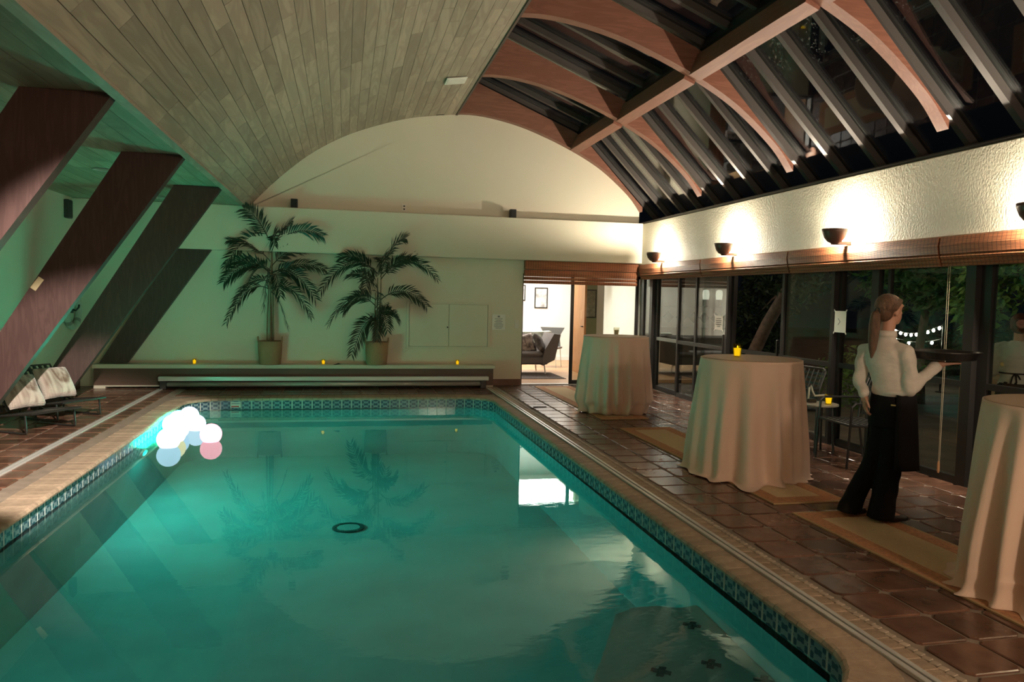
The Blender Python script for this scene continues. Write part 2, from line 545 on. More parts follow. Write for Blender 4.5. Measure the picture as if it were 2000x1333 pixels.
# ------------------------------------------------------------------ ceilings of boards
lp = resample(LEFTP, 29)
up = [(p.x - 0.0, p.y + 0.03) for p in lp]
shell = [(p.x, p.y + 0.022) for p in lp] + [(p.x, p.y + 0.16) for p in reversed(lp)]
ceil = st(MB().prism(shell, 'y', Y0, 13.4).build('ceiling', WOODV))
for i in range(29):
    a, b = lp[i], lp[i + 1]
    d = (b - a).normalized(); n = Vector((-d.y, d.x))
    a2 = a + d * 0.0022; b2 = b - d * 0.0022
    y = Y0 - random.uniform(0, 1.5)
    while y < Y1:
        ln = random.choice((0.9, 1.2, 1.6, 2.1, 2.6)) + random.uniform(-.15, .15)
        ya, yb = max(y, Y0), min(y + ln - 0.003, Y1)
        y += ln
        if yb - ya < 0.08: continue
        dz = random.uniform(0, 0.002)
        poly = [(a2.x, a2.y + dz), (b2.x, b2.y + dz), (b2.x + n.x * .02, b2.y + n.y * .02), (a2.x + n.x * .02, a2.y + n.y * .02)]
        if yb < 2.0 and ya < 1.0 and False: continue
        MB().prism(poly, 'y', ya, yb).build('board', WOODV, ceil)
ceil2 = st(MB().box(-4.35, -1.55, Y0, 13.4, 3.005, 3.12).build('ceiling_alcove', WOODL))
nrow = 14; wv = (4.15 - 1.62) / nrow
for i in range(nrow):
    x0 = -4.15 + i * wv
    y = Y0 - random.uniform(0, 2)
    while y < Y1:
        ln = random.choice((1.6, 2.2, 2.8, 3.4)); ya, yb = max(y, Y0), min(y + ln - 0.003, Y1); y += ln
        if yb - ya < 0.1: continue
        MB().box(x0 + .002, x0 + wv - .002, ya, yb, 2.982 + random.uniform(0, .002), 3.004).build('board', WOODL, ceil2)
st(MB().prism([(-1.615, 2.94), (-1.545, 2.955), (-1.54, 2.975), (-1.55, 3.0), (-1.615, 3.0)], 'y', Y0, 13.15).build('trim_2', WOODV))
st(MB().prism([(1.875, 4.725), (1.905, 4.728), (1.905, 5.42), (1.875, 5.42)], 'y', Y0, 13.4).build('trim_3', mat('ridge_board', (0.06, 0.035, 0.028), rough=0.5)))

# ------------------------------------------------------------------ pool: path, shell, water
PX0, PX1, PY0, PY1, PR = -2.25, 2.30, 2.60, 11.90, 0.55
def rpath(off, step_corner=8):
    """rounded rectangle, off > 0 moves outwards; list of points counter-clockwise"""
    out = []
    for cx, cy, a0 in ((PX1 - PR, PY0 + PR, -PI / 2), (PX1 - PR, PY1 - PR, 0), (PX0 + PR, PY1 - PR, PI / 2), (PX0 + PR, PY0 + PR, PI)):
        for k in range(step_corner + 1):
            a = a0 + PI / 2 * k / step_corner
            out.append((cx + (PR + off) * math.cos(a), cy + (PR + off) * math.sin(a)))
    return out
def pool_floor_z(y): return -1.93 - 0.23 * (y - 5.64)
pp = rpath(0.0)
n = len(pp)
vs = [(x, y, -0.035) for x, y in pp] + [(x, y, pool_floor_z(y)) for x, y in pp]
fs = [(i, (i + 1) % n, n + (i + 1) % n, n + i) for i in range(n)] + [tuple(range(n, 2 * n))]
pool = st(link('pool_shell', MB().add(vs, fs).mesh('pool_shell', POOLP)))
WZ = -0.17
wp = rpath(-0.004)
tag(MB().add([(x, y, WZ) for x, y in wp], [tuple(range(len(wp)))]).build('pool_water', WATER),
    'still teal lit water filling the indoor pool', 'water', kind='stuff')

# floors
def slab(name, poly_boxes):
    b = MB()
    for q in poly_boxes: b.box(*q, -0.3, -0.010)
    return st(b.build(name, GROUT))
fl_r = slab('floor_right', [(2.30, 5.75, -2.6, 13.4)])
fl_l = slab('floor_left', [(-4.15, -2.25, -2.6, 13.4)])
fl_f = slab('floor_far', [(-2.25, 2.30, 11.90, 13.4)])
fl_n = slab('floor_near', [(-2.25, 2.30, -2.6, 2.60)])
cf = MB()   # grout bed that fills the rounded pool corners
for cx, cy, a0, qx, qy in ((PX1 - PR, PY0 + PR, -PI / 2, PX1, PY0), (PX1 - PR, PY1 - PR, 0, PX1, PY1), (PX0 + PR, PY1 - PR, PI / 2, PX0, PY1), (PX0 + PR, PY0 + PR, PI, PX0, PY0)):
    poly = [(cx + PR * math.cos(a0 + PI / 2 * k / 8), cy + PR * math.sin(a0 + PI / 2 * k / 8)) for k in range(9)] + [(qx, qy)]
    cf.prism(poly, 'z', -0.3, -0.010)
st(cf.build('floor_pool_corners', GROUT))

def tile_mesh(wd, dp, name='tile', c=0.022, mt=None):
    b = MB()
    rings = []
    for z, i in ((-0.011, 0.0), (-0.004, 0.0), (0.0, 0.006)):
        x, y = wd / 2 - i, dp / 2 - i
        rings.append([(-x + c, -y, z), (x - c, -y, z), (x, -y + c, z), (x, y - c, z), (x - c, y, z), (-x + c, y, z), (-x, y - c, z), (-x, -y + c, z)])
    b.loft(rings)
    return b.mesh(name, mt or TILE)
T = 0.305
tmesh = [tile_mesh(0.286 + d, 0.286 - d, c=0.02 + 0.004 * k) for k, d in enumerate((0, .004, -.004))]
cnt = 0
restv = MB()
def lay(parent, x0, x1, y0, y1, visible):
    ny = int((y1 - y0) / T + 0.01); nx = int(round((x1 - x0) / T))
    for i in range(nx):
        for j in range(ny):
            cx, cy = x0 + (i + .5) * T, y0 + (j + .5) * T
            if visible(cx, cy):
                link('tile', random.choice(tmesh), parent, (cx, cy, random.uniform(-.0015, .0008)), (random.uniform(-.004, .004), random.uniform(-.004, .004), random.choice((0, PI / 2, PI)) + random.uniform(-.012, .012)))
            else:
                rest.box(cx - .143, cx + .143, cy - .143, cy + .143, -0.011, -0.0005)
def finish(parent):
    if rest.f:
        rest.build('tile_field', TILE, parent)['kind'] = 'stuff'
rest = MB()
lay(fl_r, 2.665, 2.665 + 9 * T, 13.38 - 52 * T, 13.38, lambda x, y: y > 2.2 and x < 1.07 * y + 0.1)
finish(fl_r)
rest = MB()
lay(fl_l, -2.50 - 5 * T - .1, -2.50 - .1, 13.38 - 52 * T, 13.38, lambda x, y: x > -0.66 * y + 1.2 - 0.6 and y > 5)
finish(fl_l)
rest = MB()
lay(fl_f, -2.47, -2.47 + 16 * T, 12.17, 13.40, lambda x, y: True)
finish(fl_f)
rest = MB()
lay(fl_n, -2.47, -2.47 + 16 * T, 2.30 - 15 * T, 2.30, lambda x, y: False)
finish(fl_n)

# coping bricks (bullnose) around the pool
cop = st(MB().loft([[(x, y, z) for x, y in rpath(o)] for o, z in ((0.02, -0.012), (0.18, -0.012))]).build('pool_coping_bed', GROUT)) if False else None
coping = tag(empty('pool_coping', (0, 0, 0)), 'sand coloured bullnose brick coping around the pool edge', 'coping')
ins, outs = -0.05, 0.155
OUT_L = 0.23
prof_c = [(0.0, -0.04), (-0.004, -0.025), (0.006, -0.008), (0.022, 0.0), (1.0, 0.0), (1.0, -0.04)]  # (t or mm inwards, z)
def brick_mesh(p0i, p1i, p0o, p1o):
    """brick between an inner and an outer edge pair"""
    rows = []
    for (pi, po) in ((p0i, p0o), (p1i, p1o)):
        pi = Vector(pi); po = Vector(po); d = (po - pi); L = d.length; d.normalize()
        r = []
        for (a, z) in prof_c:
            q = po if a == 1.0 else pi + d * a
            r.append((q.x, q.y, z))
        rows.append(r)
    return MB().loft(rows)
pitch = 0.105
def straight(x_in, x_out, y0, y1, along):
    nb = int(round((y1 - y0) / pitch)); pt = (y1 - y0) / nb
    me = brick_mesh((0, -pt / 2 + .003), (0, pt / 2 - .003), (x_out - x_in, -pt / 2 + .003), (x_out - x_in, pt / 2 - .003)).mesh('brick', COPING) if along == 'y' else \
        brick_mesh((-pt / 2 + .003, 0), (pt / 2 - .003, 0), (-pt / 2 + .003, x_out - x_in), (pt / 2 - .003, x_out - x_in)).mesh('brick', COPING)
    for k in range(nb):
        c = y0 + (k + .5) * pt
        loc = (x_in, c, random.uniform(-.002, .001)) if along == 'y' else (c, x_in, random.uniform(-.002, .001))
        link('brick', me, coping, loc)
WR, WL, WF, WN = 0.108, 0.205, 0.24, 0.24    # brick reach beyond the pool wall, per side
straight(PX1 - .05, PX1 + WR, PY0 + PR, PY1 - PR, 'y')
straight(PX0 + .05, PX0 - WL, PY0 + PR, PY1 - PR, 'y')
straight(PY1 - .05, PY1 + WF, PX0 + PR, PX1 - PR, 'x')
straight(PY0 + .05, PY0 - WN, PX0 + PR, PX1 - PR, 'x')
for cx, cy, a0, w0, w1 in ((PX1 - PR, PY0 + PR, -PI / 2, WN, WR), (PX1 - PR, PY1 - PR, 0, WR, WF), (PX0 + PR, PY1 - PR, PI / 2, WF, WL), (PX0 + PR, PY0 + PR, PI, WL, WN)):
    for k in range(8):
        e = 0.006
        aa, ab = a0 + PI / 2 * (k) / 8 + e, a0 + PI / 2 * (k + 1) / 8 - e
        ri = PR - .05
        def ro(a, t): return PR + w0 + (w1 - w0) * t + 0.03 * math.sin(PI * t)
        brick_mesh((cx + ri * math.cos(aa), cy + ri * math.sin(aa)), (cx + ri * math.cos(ab), cy + ri * math.sin(ab)),
                   (cx + ro(aa, k / 8) * math.cos(aa), cy + ro(aa, k / 8) * math.sin(aa)), (cx + ro(ab, (k + 1) / 8) * math.cos(ab), cy + ro(ab, (k + 1) / 8) * math.sin(ab))).build('brick', COPING, coping)
# outer brick row and rope-pattern border on the right deck
orow = tag(empty('brick_border', (0, 0, 0)), 'row of brown bricks with thin rope border beside right pool track', 'border')
me = MB().cbox(-.045, .045, -.049, .049, -.011, 0.0, .003).mesh('brick', COPING)
yy = 2.0
while yy < 13.1:
    link('brick', me, orow, (2.538, yy, 0)); yy += .105
me = MB().cbox(-.018, .018, -.02, .02, -.011, 0.001, .003).mesh('rope_tile', MOSAIC)
yy = 2.6; k = 0
far_rope = MB()
while yy < 13.1:
    if yy < 9.0: link('rope_tile', me, orow, (2.606, yy, 0), (0, 0, 0.35))
    else: far_rope.box(2.589, 2.623, yy - .019, yy + .019, -.011, .0005)
    yy += .048
far_rope.build('rope_tile_field', MOSAIC, orow)['kind'] = 'stuff'

# waterline tiles
wl = tag(empty('waterline_tiles', (0, 0, 0)), 'band of blue patterned tiles along the pool waterline', 'tiles')
wt = MB().cbox(-.0705, .0705, -.005, .005, -.0705, .0705, .002).mesh('tile', WLTILE)
wall_pts = rpath(0.0, 10)
peri = []
for i in range(len(wall_pts)):
    a = Vector(wall_pts[i]); b = Vector(wall_pts[(i + 1) % len(wall_pts)])
    peri.append((a, b, (b - a).length))
tot = sum(q[2] for q in peri); nt_ = int(tot / 0.146); stp = tot / nt_
def at_len(s):
    s %= tot
    for a, b, l in peri:
        if s <= l: return a.lerp(b, s / l), (b - a).normalized()
        s -= l
    return peri[-1][1], Vector((1, 0))
for k in range(nt_):
    p0, _ = at_len(k * stp); p1, _ = at_len((k + 1) * stp)
    c = (p0 + p1) / 2; d = (p1 - p0).normalized(); nrm = Vector((-d.y, d.x))
    c = c + nrm * 0.004
    link('tile', wt, wl, (c.x, c.y, -0.113), (0, 0, math.atan2(d.y, d.x)))

# aluminium cover tracks in the deck
for x, lab in ((2.455, 'silver aluminium cover track along the right pool deck'), (-2.83, 'silver aluminium cover track along the left pool deck')):
    t = tag(empty('cover_track', (x, 0, 0)), lab, 'track')
    MB().cbox(-.036, -.006, -2.4, 12.95, -.010, .012, .003).build('rail', ALU, t)
    MB().cbox(.008, .036, -2.4, 12.95, -.010, .012, .003).build('rail', ALU, t)
    MB().box(-.006, .008, -2.4, 12.95, -.010, -.002).build('slot', BLACK, t)

# pool drain and underwater lights
dr = tag(empty('pool_drain', (0.07, 8.2, pool_floor_z(8.2))), 'round dark ringed drain cover on the pool floor', 'drain')
dr.rotation_euler = (math.atan(-0.23), 0, 0)
MB().lathe([(0.17, 0.002), (0.17, 0.03), (0.13, 0.035), (0.13, 0.02)], 28, cap1=False).build('rim', mat('drain_rim', (0.03, 0.05, 0.05), rough=0.5), dr)
MB().lathe([(0.13, 0.004), (0.12, 0.025), (0.02, 0.03)], 28).build('cover', POOLP, dr)
def pool_light(y, z, dirv, lab, k=1.0):
    t = tag(empty('pool_light', (PX0, y, z)), lab, 'light')
    q = MB().lathe([(0.14, 0.0), (0.14, 0.02), (0.115, 0.03), (0.115, 0.012)], 24, cap1=False)
    o = q.build('rim', ALU, t); o.rotation_euler = (0, PI / 2, 0)
    o = MB().lathe([(0.113, 0.001), (0.113, 0.014), (0.06, 0.024), (0.01, 0.026)], 24).build('lens', emission('teal_lens', (0.02, 1.0, 0.75), 3.0), t); o.rotation_euler = (0, PI / 2, 0)
    l = add_light('SPOT', 'pool_lamp', (0.06, 0, 0), POOL_W * k, (0.0, 1.0, 0.80), t, spot_size=math.radians(165), spot_blend=0.5, shadow_soft_size=0.1)
    l.rotation_euler = Vector(dirv).to_track_quat('-Z', 'Y').to_euler()
pool_light(4.5, -0.85, (1, 0.7, -0.25), 'round underwater pool light in the left wall near the shallow end', 0.07)
pool_light(9.4, -0.75, (1, -0.25, -0.5), 'round underwater pool light in the left wall below the glowing balls')
# submerged corner step with dark marker tiles, depth marker on the far tile band
sp_ = [(2.295, 2.75), (2.295, 4.55)] + [(1.95 + .345 * math.cos(a), 4.3 + .30 * math.sin(a)) for a in (0.9, 1.3, 1.8, 2.3)] + [(1.50, 4.1), (1.30, 3.75), (1.28, 3.3), (1.30, 2.605), (1.75, 2.605), (2.15, 2.68)]
stp_ = MB().prism(sp_, 'z', pool_floor_z(2.6) - .2, -0.80).build('step', POOLP, pool)
mk = MB()
for k in range(4):
    mk.cbox(-.02, .02, .012, .055, 0, .004, .001, Matrix.Rotation(k * PI / 2 + PI / 4, 4, 'Z'))
mk.cbox(-.012, .012, -.012, .012, 0, .004, .001)
mk_me = mk.mesh('step_tile', mat('step_marker', (0.02, 0.05, 0.06), rough=.4))
for x, y in ((2.14, 4.29), (1.73, 3.82), (2.04, 3.84), (2.24, 3.62)):
    link('step_tile', mk_me, stp_, (x, y, -0.799), (0, 0, .2))
t = tag(empty('depth_marker', (-1.56, 11.885, -.105)), 'small white and red depth marker on the far waterline tiles', 'sign')
MB().box(-.07, .07, -.006, 0, -.04, .045).build('plate', WHITE, t)
MB().box(-.06, .05, -.008, -.006, -.034, -.012).build('red_band', mat('marker_red', (.5, .06, .05), rough=.5), t)
MB().box(-.055, .06, -.008, -.006, .012, .030).build('grey_band', mat('marker_grey', (.25, .27, .27), rough=.5), t)
# ------------------------------------------------------------------ roof arches, purlin, columns
FR = [13.325, 10.95, 8.51, 6.06, 3.62, 1.18, -1.26]
ORD = ['nearest the far wall', 'second from the far wall', 'third from the far wall', 'fourth from the far wall', 'fifth from the far wall', 'sixth from the far wall', 'seventh from the far wall']
rp = [p for p in resample(PROF, 90) if p.x >= 1.895]
top_line = [(1.895, 5.41), (3.98, 4.56), (4.14, 4.47), (4.30, 4.33), (5.36, 3.24)]
def top_z(x):
    for (a, b) in zip(top_line, top_line[1:]):
        if a[0] <= x <= b[0]: return a[1] + (b[1] - a[1]) * (x - a[0]) / (b[0] - a[0])
    return top_line[-1][1]
for i, y in enumerate(FR):
    t = tag(empty('roof_arch', (0, y, 0)), 'curved red-brown laminated wood roof arch, ' + ORD[i], 'beam', 'roof arches')
    poly = [(p.x, p.y) for p in rp] + [(x, z) for x, z in reversed(top_line)]
    b = MB()
    # strips so that the concave face shades cleanly
    xs = sorted(set([p.x for p in rp] + [q[0] for q in top_line if q[0] < 5.32]))
    lowz = {p.x: p.y for p in rp}
    def low(x):
        if x <= rp[0].x: return rp[0].y
        for a, c in zip(rp, rp[1:]):
            if a.x <= x <= c.x: return a.y + (c.y - a.y) * (x - a.x) / (c.x - a.x)
        return rp[-1].y
    front = []; 
    vs = []; fs = []
    for x in xs:
        lz = low(x); tz = max(top_z(x), lz + 0.02)
        vs += [(x, -.07, lz), (x, -.07, tz), (x, .07, tz), (x, .07, lz)]
    for k in range(len(xs) - 1):
        a = 4 * k; c = a + 4
        fs += [(a, c, c + 1, a + 1), (a + 1, c + 1, c + 2, a + 2), (a + 2, c + 2, c + 3, a + 3), (a + 3, c + 3, c, a)]
    fs += [(0, 1, 2, 3), tuple(range(len(vs) - 4, len(vs)))]
    smooth_by_angle(b.add(vs, fs).build('arch', GLULAM, t), 40)
GLULY = wood('laminated_redwood_purlin', (0.21, 0.085, 0.055), (0.26, 0.11, 0.072), 'y', rough=0.5, rnd=0.05, scale=10.0)
for i in range(len(FR) - 1):
    a, b = FR[i + 1] + .071, FR[i] - .071
    t = tag(empty('purlin', (3.98, (a + b) / 2, 4.2)), 'straight red-brown purlin between the roof arches %s and %s' % (ORD[i].replace('the far wall', 'far wall'), ORD[i + 1].replace('from the far wall', 'in line')), 'beam', 'purlins')
    q = MB(); R = Matrix.Rotation(0.38, 4, 'Y')
    q.box(-.075, .075, -(b - a) / 2, (b - a) / 2, 0, .27, R).build('purlin_beam', GLULY, t)

COLY = [13.20, 10.95, 8.50, 6.00, 3.55, 1.1]
cl = ['dark slanted column standing on the cover box at far wall', 'dark slanted column behind the lounge chairs, third from the camera', 'slanted red-brown column catching light, in front of the lounge chairs',
      'broad dark slanted column cut by the left edge of photo', 'slanted column out of view beside the pool, near the camera', 'slanted column out of view behind the camera side']
for i, y in enumerate(COLY):
    t = tag(empty('slanted_column', (0, y, 0)), cl[i], 'column', 'slanted columns')
    zb = 0.40 if i == 0 else 0.0; zt = 2.249 if i == 0 else 2.978
    def xr(z): return -1.615 - 0.685 * (2.98 - z)
    def xl(z): return -2.215 - 0.61 * (2.98 - z)
    yb = 0.12
    MB().prism([(xl(zb), zb), (xr(zb), zb), (xr(zt), zt), (xl(zt), zt)], 'y', 0, yb).build('plank', COLUMN, t)
    if i == 2:
        MB().cbox(-.03, .03, -.012, -.001, -.07, .07, .004, Matrix.Translation((-3.0, 0, 1.62)) @ Matrix.Rotation(0.6, 4, 'Y')).build('switch_plate', mat('ivory_plate', (0.6, 0.5, 0.3), rough=0.5), t)

# ------------------------------------------------------------------ skylight
sky = st(empty('window_1', (0, 0, 0)))
sky['label'] = 'sloping skylight of dark framed glass panes over the right side'
B = 0.61
nb = 26
A0, A1, A2 = (1.93, 5.44), (4.12, 4.56), (5.66, 3.00)
def sl(a, b, y0, y1, th, off):
    d = Vector((b[0] - a[0], b[1] - a[1])).normalized(); nn = Vector((-d.y, d.x))
    if nn.y < 0: nn = -nn
    p = [(a[0] + nn.x * off, a[1] + nn.y * off), (b[0] + nn.x * off, b[1] + nn.y * off), (b[0] + nn.x * (off + th), b[1] + nn.y * (off + th)), (a[0] + nn.x * (off + th), a[1] + nn.y * (off + th))]
    return MB().prism(p, 'y', y0, y1)
pm_u = sl(A0, A1, -B / 2 + .02, B / 2 - .02, .012, .075).mesh('pane', SKYGLASS)
pm_l = sl(A1, A2, -B / 2 + .02, B / 2 - .02, .012, .075).mesh('pane', SKYGLASS)
def rafter_mesh(a, b):
    q = sl(a, b, -.034, .034, .075, .0)
    r = sl(a, b, -.055, .055, .02, .088)
    return q.add(r.v, r.f).mesh('rafter', RAFTER)
ru, rl = rafter_mesh(A0, A1), rafter_mesh(A1, A2)
for k in range(nb):
    yc = 13.36 - (k + .5) * B
    link('pane', pm_u, sky, (0, yc, 0)); link('pane', pm_l, sky, (0, yc, 0))
for k in range(nb + 1):
    yc = 13.36 - k * B
    link('rafter', ru, sky, (0, yc, 0)); link('rafter', rl, sky, (0, yc, 0))
q = MB().cbox(5.305, 5.56, Y0, 13.39, 2.971, 3.0, .004).box(5.50, 5.72, Y0, 13.5, 3.0, 3.06)
q.build('sill', BLACK, sky)
sl(A0, (1.93 + .12, 5.44 - .048), Y0, 13.5, .1, -.01).build('ridge_cap', BLACK, sky)
MB().prism([(4.06, 4.55), (4.18, 4.47), (4.26, 4.60), (4.12, 4.70)], 'y', Y0, 13.5).build('bend_rail', BLACK, sky)

# ------------------------------------------------------------------ glass doors along the right wall
GX = 5.45
panels = [(13.34, 12.83), (12.83, 11.76), (11.76, 10.06), (10.06, 8.68), (8.68, 7.63), (7.63, 7.01), (7.01, 5.66), (5.66, 4.2), (4.2, 2.7), (2.7, 1.2), (1.2, -0.3), (-0.3, -2.55)]
GREYRAIL = mat('grey_push_bar', (0.30, 0.30, 0.28), rough=0.4, metal=0.3)
for k, (b, a) in enumerate(panels):
    d = st(empty('door_%d' % (k + 2), (GX, 0, 0)))
    d['label'] = 'black framed sliding glass door panel %d along the terrace side' % (k + 1)
    dx = 0.03 if k % 2 else -0.03
    sw = 0.11 if k in (0, 1, 6, 7) else 0.05
    M = MB
    M().box(dx - .03, dx + .03, a, a + sw, .0, 2.224).build('stile', BLACK, d)
    M().box(dx - .03, dx + .03, b - sw, b, .0, 2.224).build('stile', BLACK, d)
    M().box(dx - .025, dx + .025, a + sw, b - sw, .0, .07).build('rail', BLACK, d)
    M().box(dx - .025, dx + .025, a + sw, b - sw, 2.12, 2.224).build('rail', BLACK, d)
    M().box(dx - .028, dx + .028, a + sw, b - sw, .88, .935).build('rail', GREYRAIL if k in (1,) else BLACK, d)
    pa, pb = (a + sw, b - sw) if k != 3 else (10.10, 11.06)   # the fourth leaf stands slid open behind the third
    px = dx if k != 3 else dx + .035
    M().box(px - .006, px + .006, pa, pb, .07, .88).build('pane', GLASS, d)
    M().box(px - .006, px + .006, pa, pb, .935, 2.12).build('pane', GLASS, d)
    if k in (2, 3):
        M().cbox(dx - .075, dx - .045, a + .09 if k == 3 else a + .02, a + .12 if k == 3 else a + .05, .84, 1.12, .006).build('pull_handle', BLACK, d)
    if k == 2:
        M().box(dx - .02, dx + .02, 11.08, 11.13, .07, 2.12).build('stile', BLACK, d)
    if k == 6:
        M().box(dx - .02, dx + .02, 6.74, 6.78, .07, 2.12).build('stile', BLACK, d)

# far sliding door into the living room
d = st(empty('door_1', (0, 13.5, 0)))
d['label'] = 'open sliding glass door to the bright living room'
MB().box(3.141, 3.165, -.06, .06, 0, 2.02).build('jamb', mat('jamb_dark', (0.05, 0.05, 0.045), rough=.4), d)
MB().box(5.40, 5.459, -.06, .06, 0, 2.02).build('jamb', WHITE, d)
MB().box(3.165, 5.40, -.06, .06, -.012, .012).build('threshold', ALU, d)
MB().box(4.07, 4.13, -.03, .0, .012, 2.0).build('stile', BLACK, d)
MB().box(5.33, 5.39, -.03, .0, .012, 2.0).build('stile', BLACK, d)
MB().box(4.13, 5.33, -.03, .0, .012, .08).build('rail', BLACK, d)
MB().box(4.13, 5.33, -.021, -.009, .08, 2.0).build('pane', GLASS, d)
MB().box(3.165, 5.40, -.06, .06, 1.97, 2.019).build('head', BLACK, d)

# ------------------------------------------------------------------ woven shades
def woven_mat(name, axis):
    mt, nt, b = new_mat(name)
    N = nt.nodes; L = nt.links
    b.inputs['Roughness'].default_value = 0.6
    tc = N.new('ShaderNodeTexCoord'); sp = N.new('ShaderNodeSeparateXYZ'); L.new(tc.outputs['Object'], sp.inputs[0])
    def M(op, a, c=None):
        n = N.new('ShaderNodeMath'); n.operation = op
        for i, q in enumerate((a, c)):
            if q is None: continue
            if isinstance(q, (int, float)): n.inputs[i].default_value = q
            else: L.new(q, n.inputs[i])
        return n.outputs[0]
    mp = N.new('ShaderNodeMapping'); mp.inputs['Scale'].default_value = (1.2, 1.2, 90)
    L.new(tc.outputs['Object'], mp.inputs[0])
    nz = N.new('ShaderNodeTexNoise'); nz.inputs['Scale'].default_value = 2.0; nz.inputs['Detail'].default_value = 3; L.new(mp.outputs[0], nz.inputs[0])
    mx = N.new('ShaderNodeMix'); mx.data_type = 'RGBA'
    mx.inputs['A'].default_value = (0.17, 0.050, 0.022, 1); mx.inputs['B'].default_value = (0.52, 0.19, 0.08, 1)
    mr = N.new('ShaderNodeMapRange'); mr.inputs[1].default_value = .3; mr.inputs[2].default_value = .7
    L.new(nz.outputs[0], mr.inputs[0]); L.new(mr.outputs[0], mx.inputs['Factor'])
    thread = M('GREATER_THAN', M('SINE', M('MULTIPLY', sp.outputs[0 if axis == 'x' else 1], 2 * PI / 0.045)), 0.78)
    mx2 = N.new('ShaderNodeMix'); mx2.data_type = 'RGBA'; mx2.inputs['B'].default_value = (0.09, 0.045, 0.025, 1)
    L.new(mx.outputs['Result'], mx2.inputs['A']); L.new(M('MULTIPLY', thread, 0.6), mx2.inputs['Factor'])
    L.new(mx2.outputs['Result'], b.inputs['Base Color'])
    wv = M('SINE', M('MULTIPLY', sp.outputs[2], 900.0))
    bp = N.new('ShaderNodeBump'); bp.inputs['Strength'].default_value = .4; bp.inputs['Distance'].default_value = .004
    L.new(wv, bp.inputs['Height']); L.new(bp.outputs[0], b.inputs['Normal'])
    return mt
WOVY = woven_mat('woven_reed_y', 'y'); WOVX = woven_mat('woven_reed_x', 'x')
seams = [13.14, 10.70, 8.37, 5.95, 3.5, 1.05, -1.4]
labs = ['at the far corner', 'second from the far corner', 'third from the far corner', 'fourth from the far corner', 'fifth from far corner, out of frame', 'sixth from far corner, out of frame']
for k in range(6):
    a, b = seams[k + 1] + .012, seams[k] - .012
    t = tag(empty('woven_shade', (5.29, 0, 2.222)), 'brown woven reed shade gathered above the terrace doors, ' + labs[k], 'shade', 'woven shades above terrace doors')
    def fold(z0, z1, x0, bulge):
        return MB().prism([(0.08, z1), (x0, z1), (x0 - bulge, (z0 + z1) / 2), (x0, z0), (0.08, z0)], 'y', a, b)
    fold(-.155, -.002, -.035, .012).build('valance', WOVY, t)
    fold(-.20, -.156, -.022, .012).build('fold', WOVY, t)
    fold(-.235, -.20, -.010, .010).build('fold', WOVY, t)
    fold(-.262, -.236, -.002, .006).build('bottom_bar', WOVY, t)
t = tag(empty('woven_shade', (0, 13.33, 2.249)), 'brown woven reed shade gathered above the living room doorway', 'shade', 'woven shade above the far doorway')
def foldx(z0, z1, y0, bulge):
    return MB().prism([(0.06, z1), (y0, z1), (y0 - bulge, (z0 + z1) / 2), (y0, z0), (0.06, z0)], 'x', 3.15, 5.29)
foldx(-.155, -.002, -.05, .014).build('valance', WOVX, t)
foldx(-.28, -.165, -.022, .022).build('fold', WOVX, t)
foldx(-.345, -.288, -.010, .02).build('fold', WOVX, t)
foldx(-.41, -.352, 0.0, .018).build('fold', WOVX, t)

# lift cord of the fourth shade
t = tag(empty('shade_cord', (5.31, 5.88, 0.02)), 'thin lift cords with wooden tassel hanging before the terrace doors', 'cord')
CORD = mat('cord', (0.45, 0.38, 0.26), rough=.7)
MB().tube([(0, -.012, 2.0), (0, -.010, .16)], .0022, 6).build('cord_line', CORD, t)
MB().tube([(0, .012, 2.0), (0, .003, .16)], .0022, 6).build('cord_line', CORD, t)
MB().lathe([(.006, .17), (.011, .15), (.013, .08), (.009, .06)], 12).build('tassel', mat('tassel_wood', (.35, .18, .08), rough=.5), t)

# ------------------------------------------------------------------ wall sconces
BOWL = mat('bronze_bowl', (0.10, 0.055, 0.042), rough=0.35, metal=0.2)
BULB = emission('lamp_white', SCONCE_COL, 60.0)
prof = [(0.0, -.165), (.035, -.165), (.04, -.15), (.072, -.135), (.108, -.09), (.130, -.03), (.133, 0.0), (.127, 0.0), (.122, -.03), (.10, -.08), (.06, -.115), (0.0, -.12)]
bowl_me = MB().lathe([(max(r, .001), z) for r, z in prof], 32, cap0=False, cap1=False, a0=math.radians(52), a1=math.radians(308)).mesh('bowl', BOWL, True)
arm_me = MB().cbox(.02, .187, -.022, .022, -.165, -.125, .004).mesh('arm', BOWL)
disc_me = MB().lathe([(.002, -.09), (.016, -.085), (.02, -.075), (.02, -.06), (.012, -.05), (.002, -.048)], 16).mesh('bulb', BULB, True)
sl_ = ['nearest the far corner', 'second from the far corner', 'third from the far corner, above the server', 'cut by the right edge of the photo', 'out of frame near the camera', 'out of frame behind the camera']
for k, y in enumerate((12.14, 9.71, 7.27, 4.84, 2.40, -0.04)):
    t = tag(empty('wall_sconce', (5.112, y, 2.395)), 'dark bronze bowl uplight on the stucco wall, ' + sl_[k], 'sconce', 'bowl uplights')
    link('bowl', bowl_me, t); link('arm', arm_me, t); link('bulb', disc_me, t)
    add_light('POINT', 'sconce_lamp', (0.07, 0, -0.025), SCONCE_W, SCONCE_COL, t, shadow_soft_size=0.03)

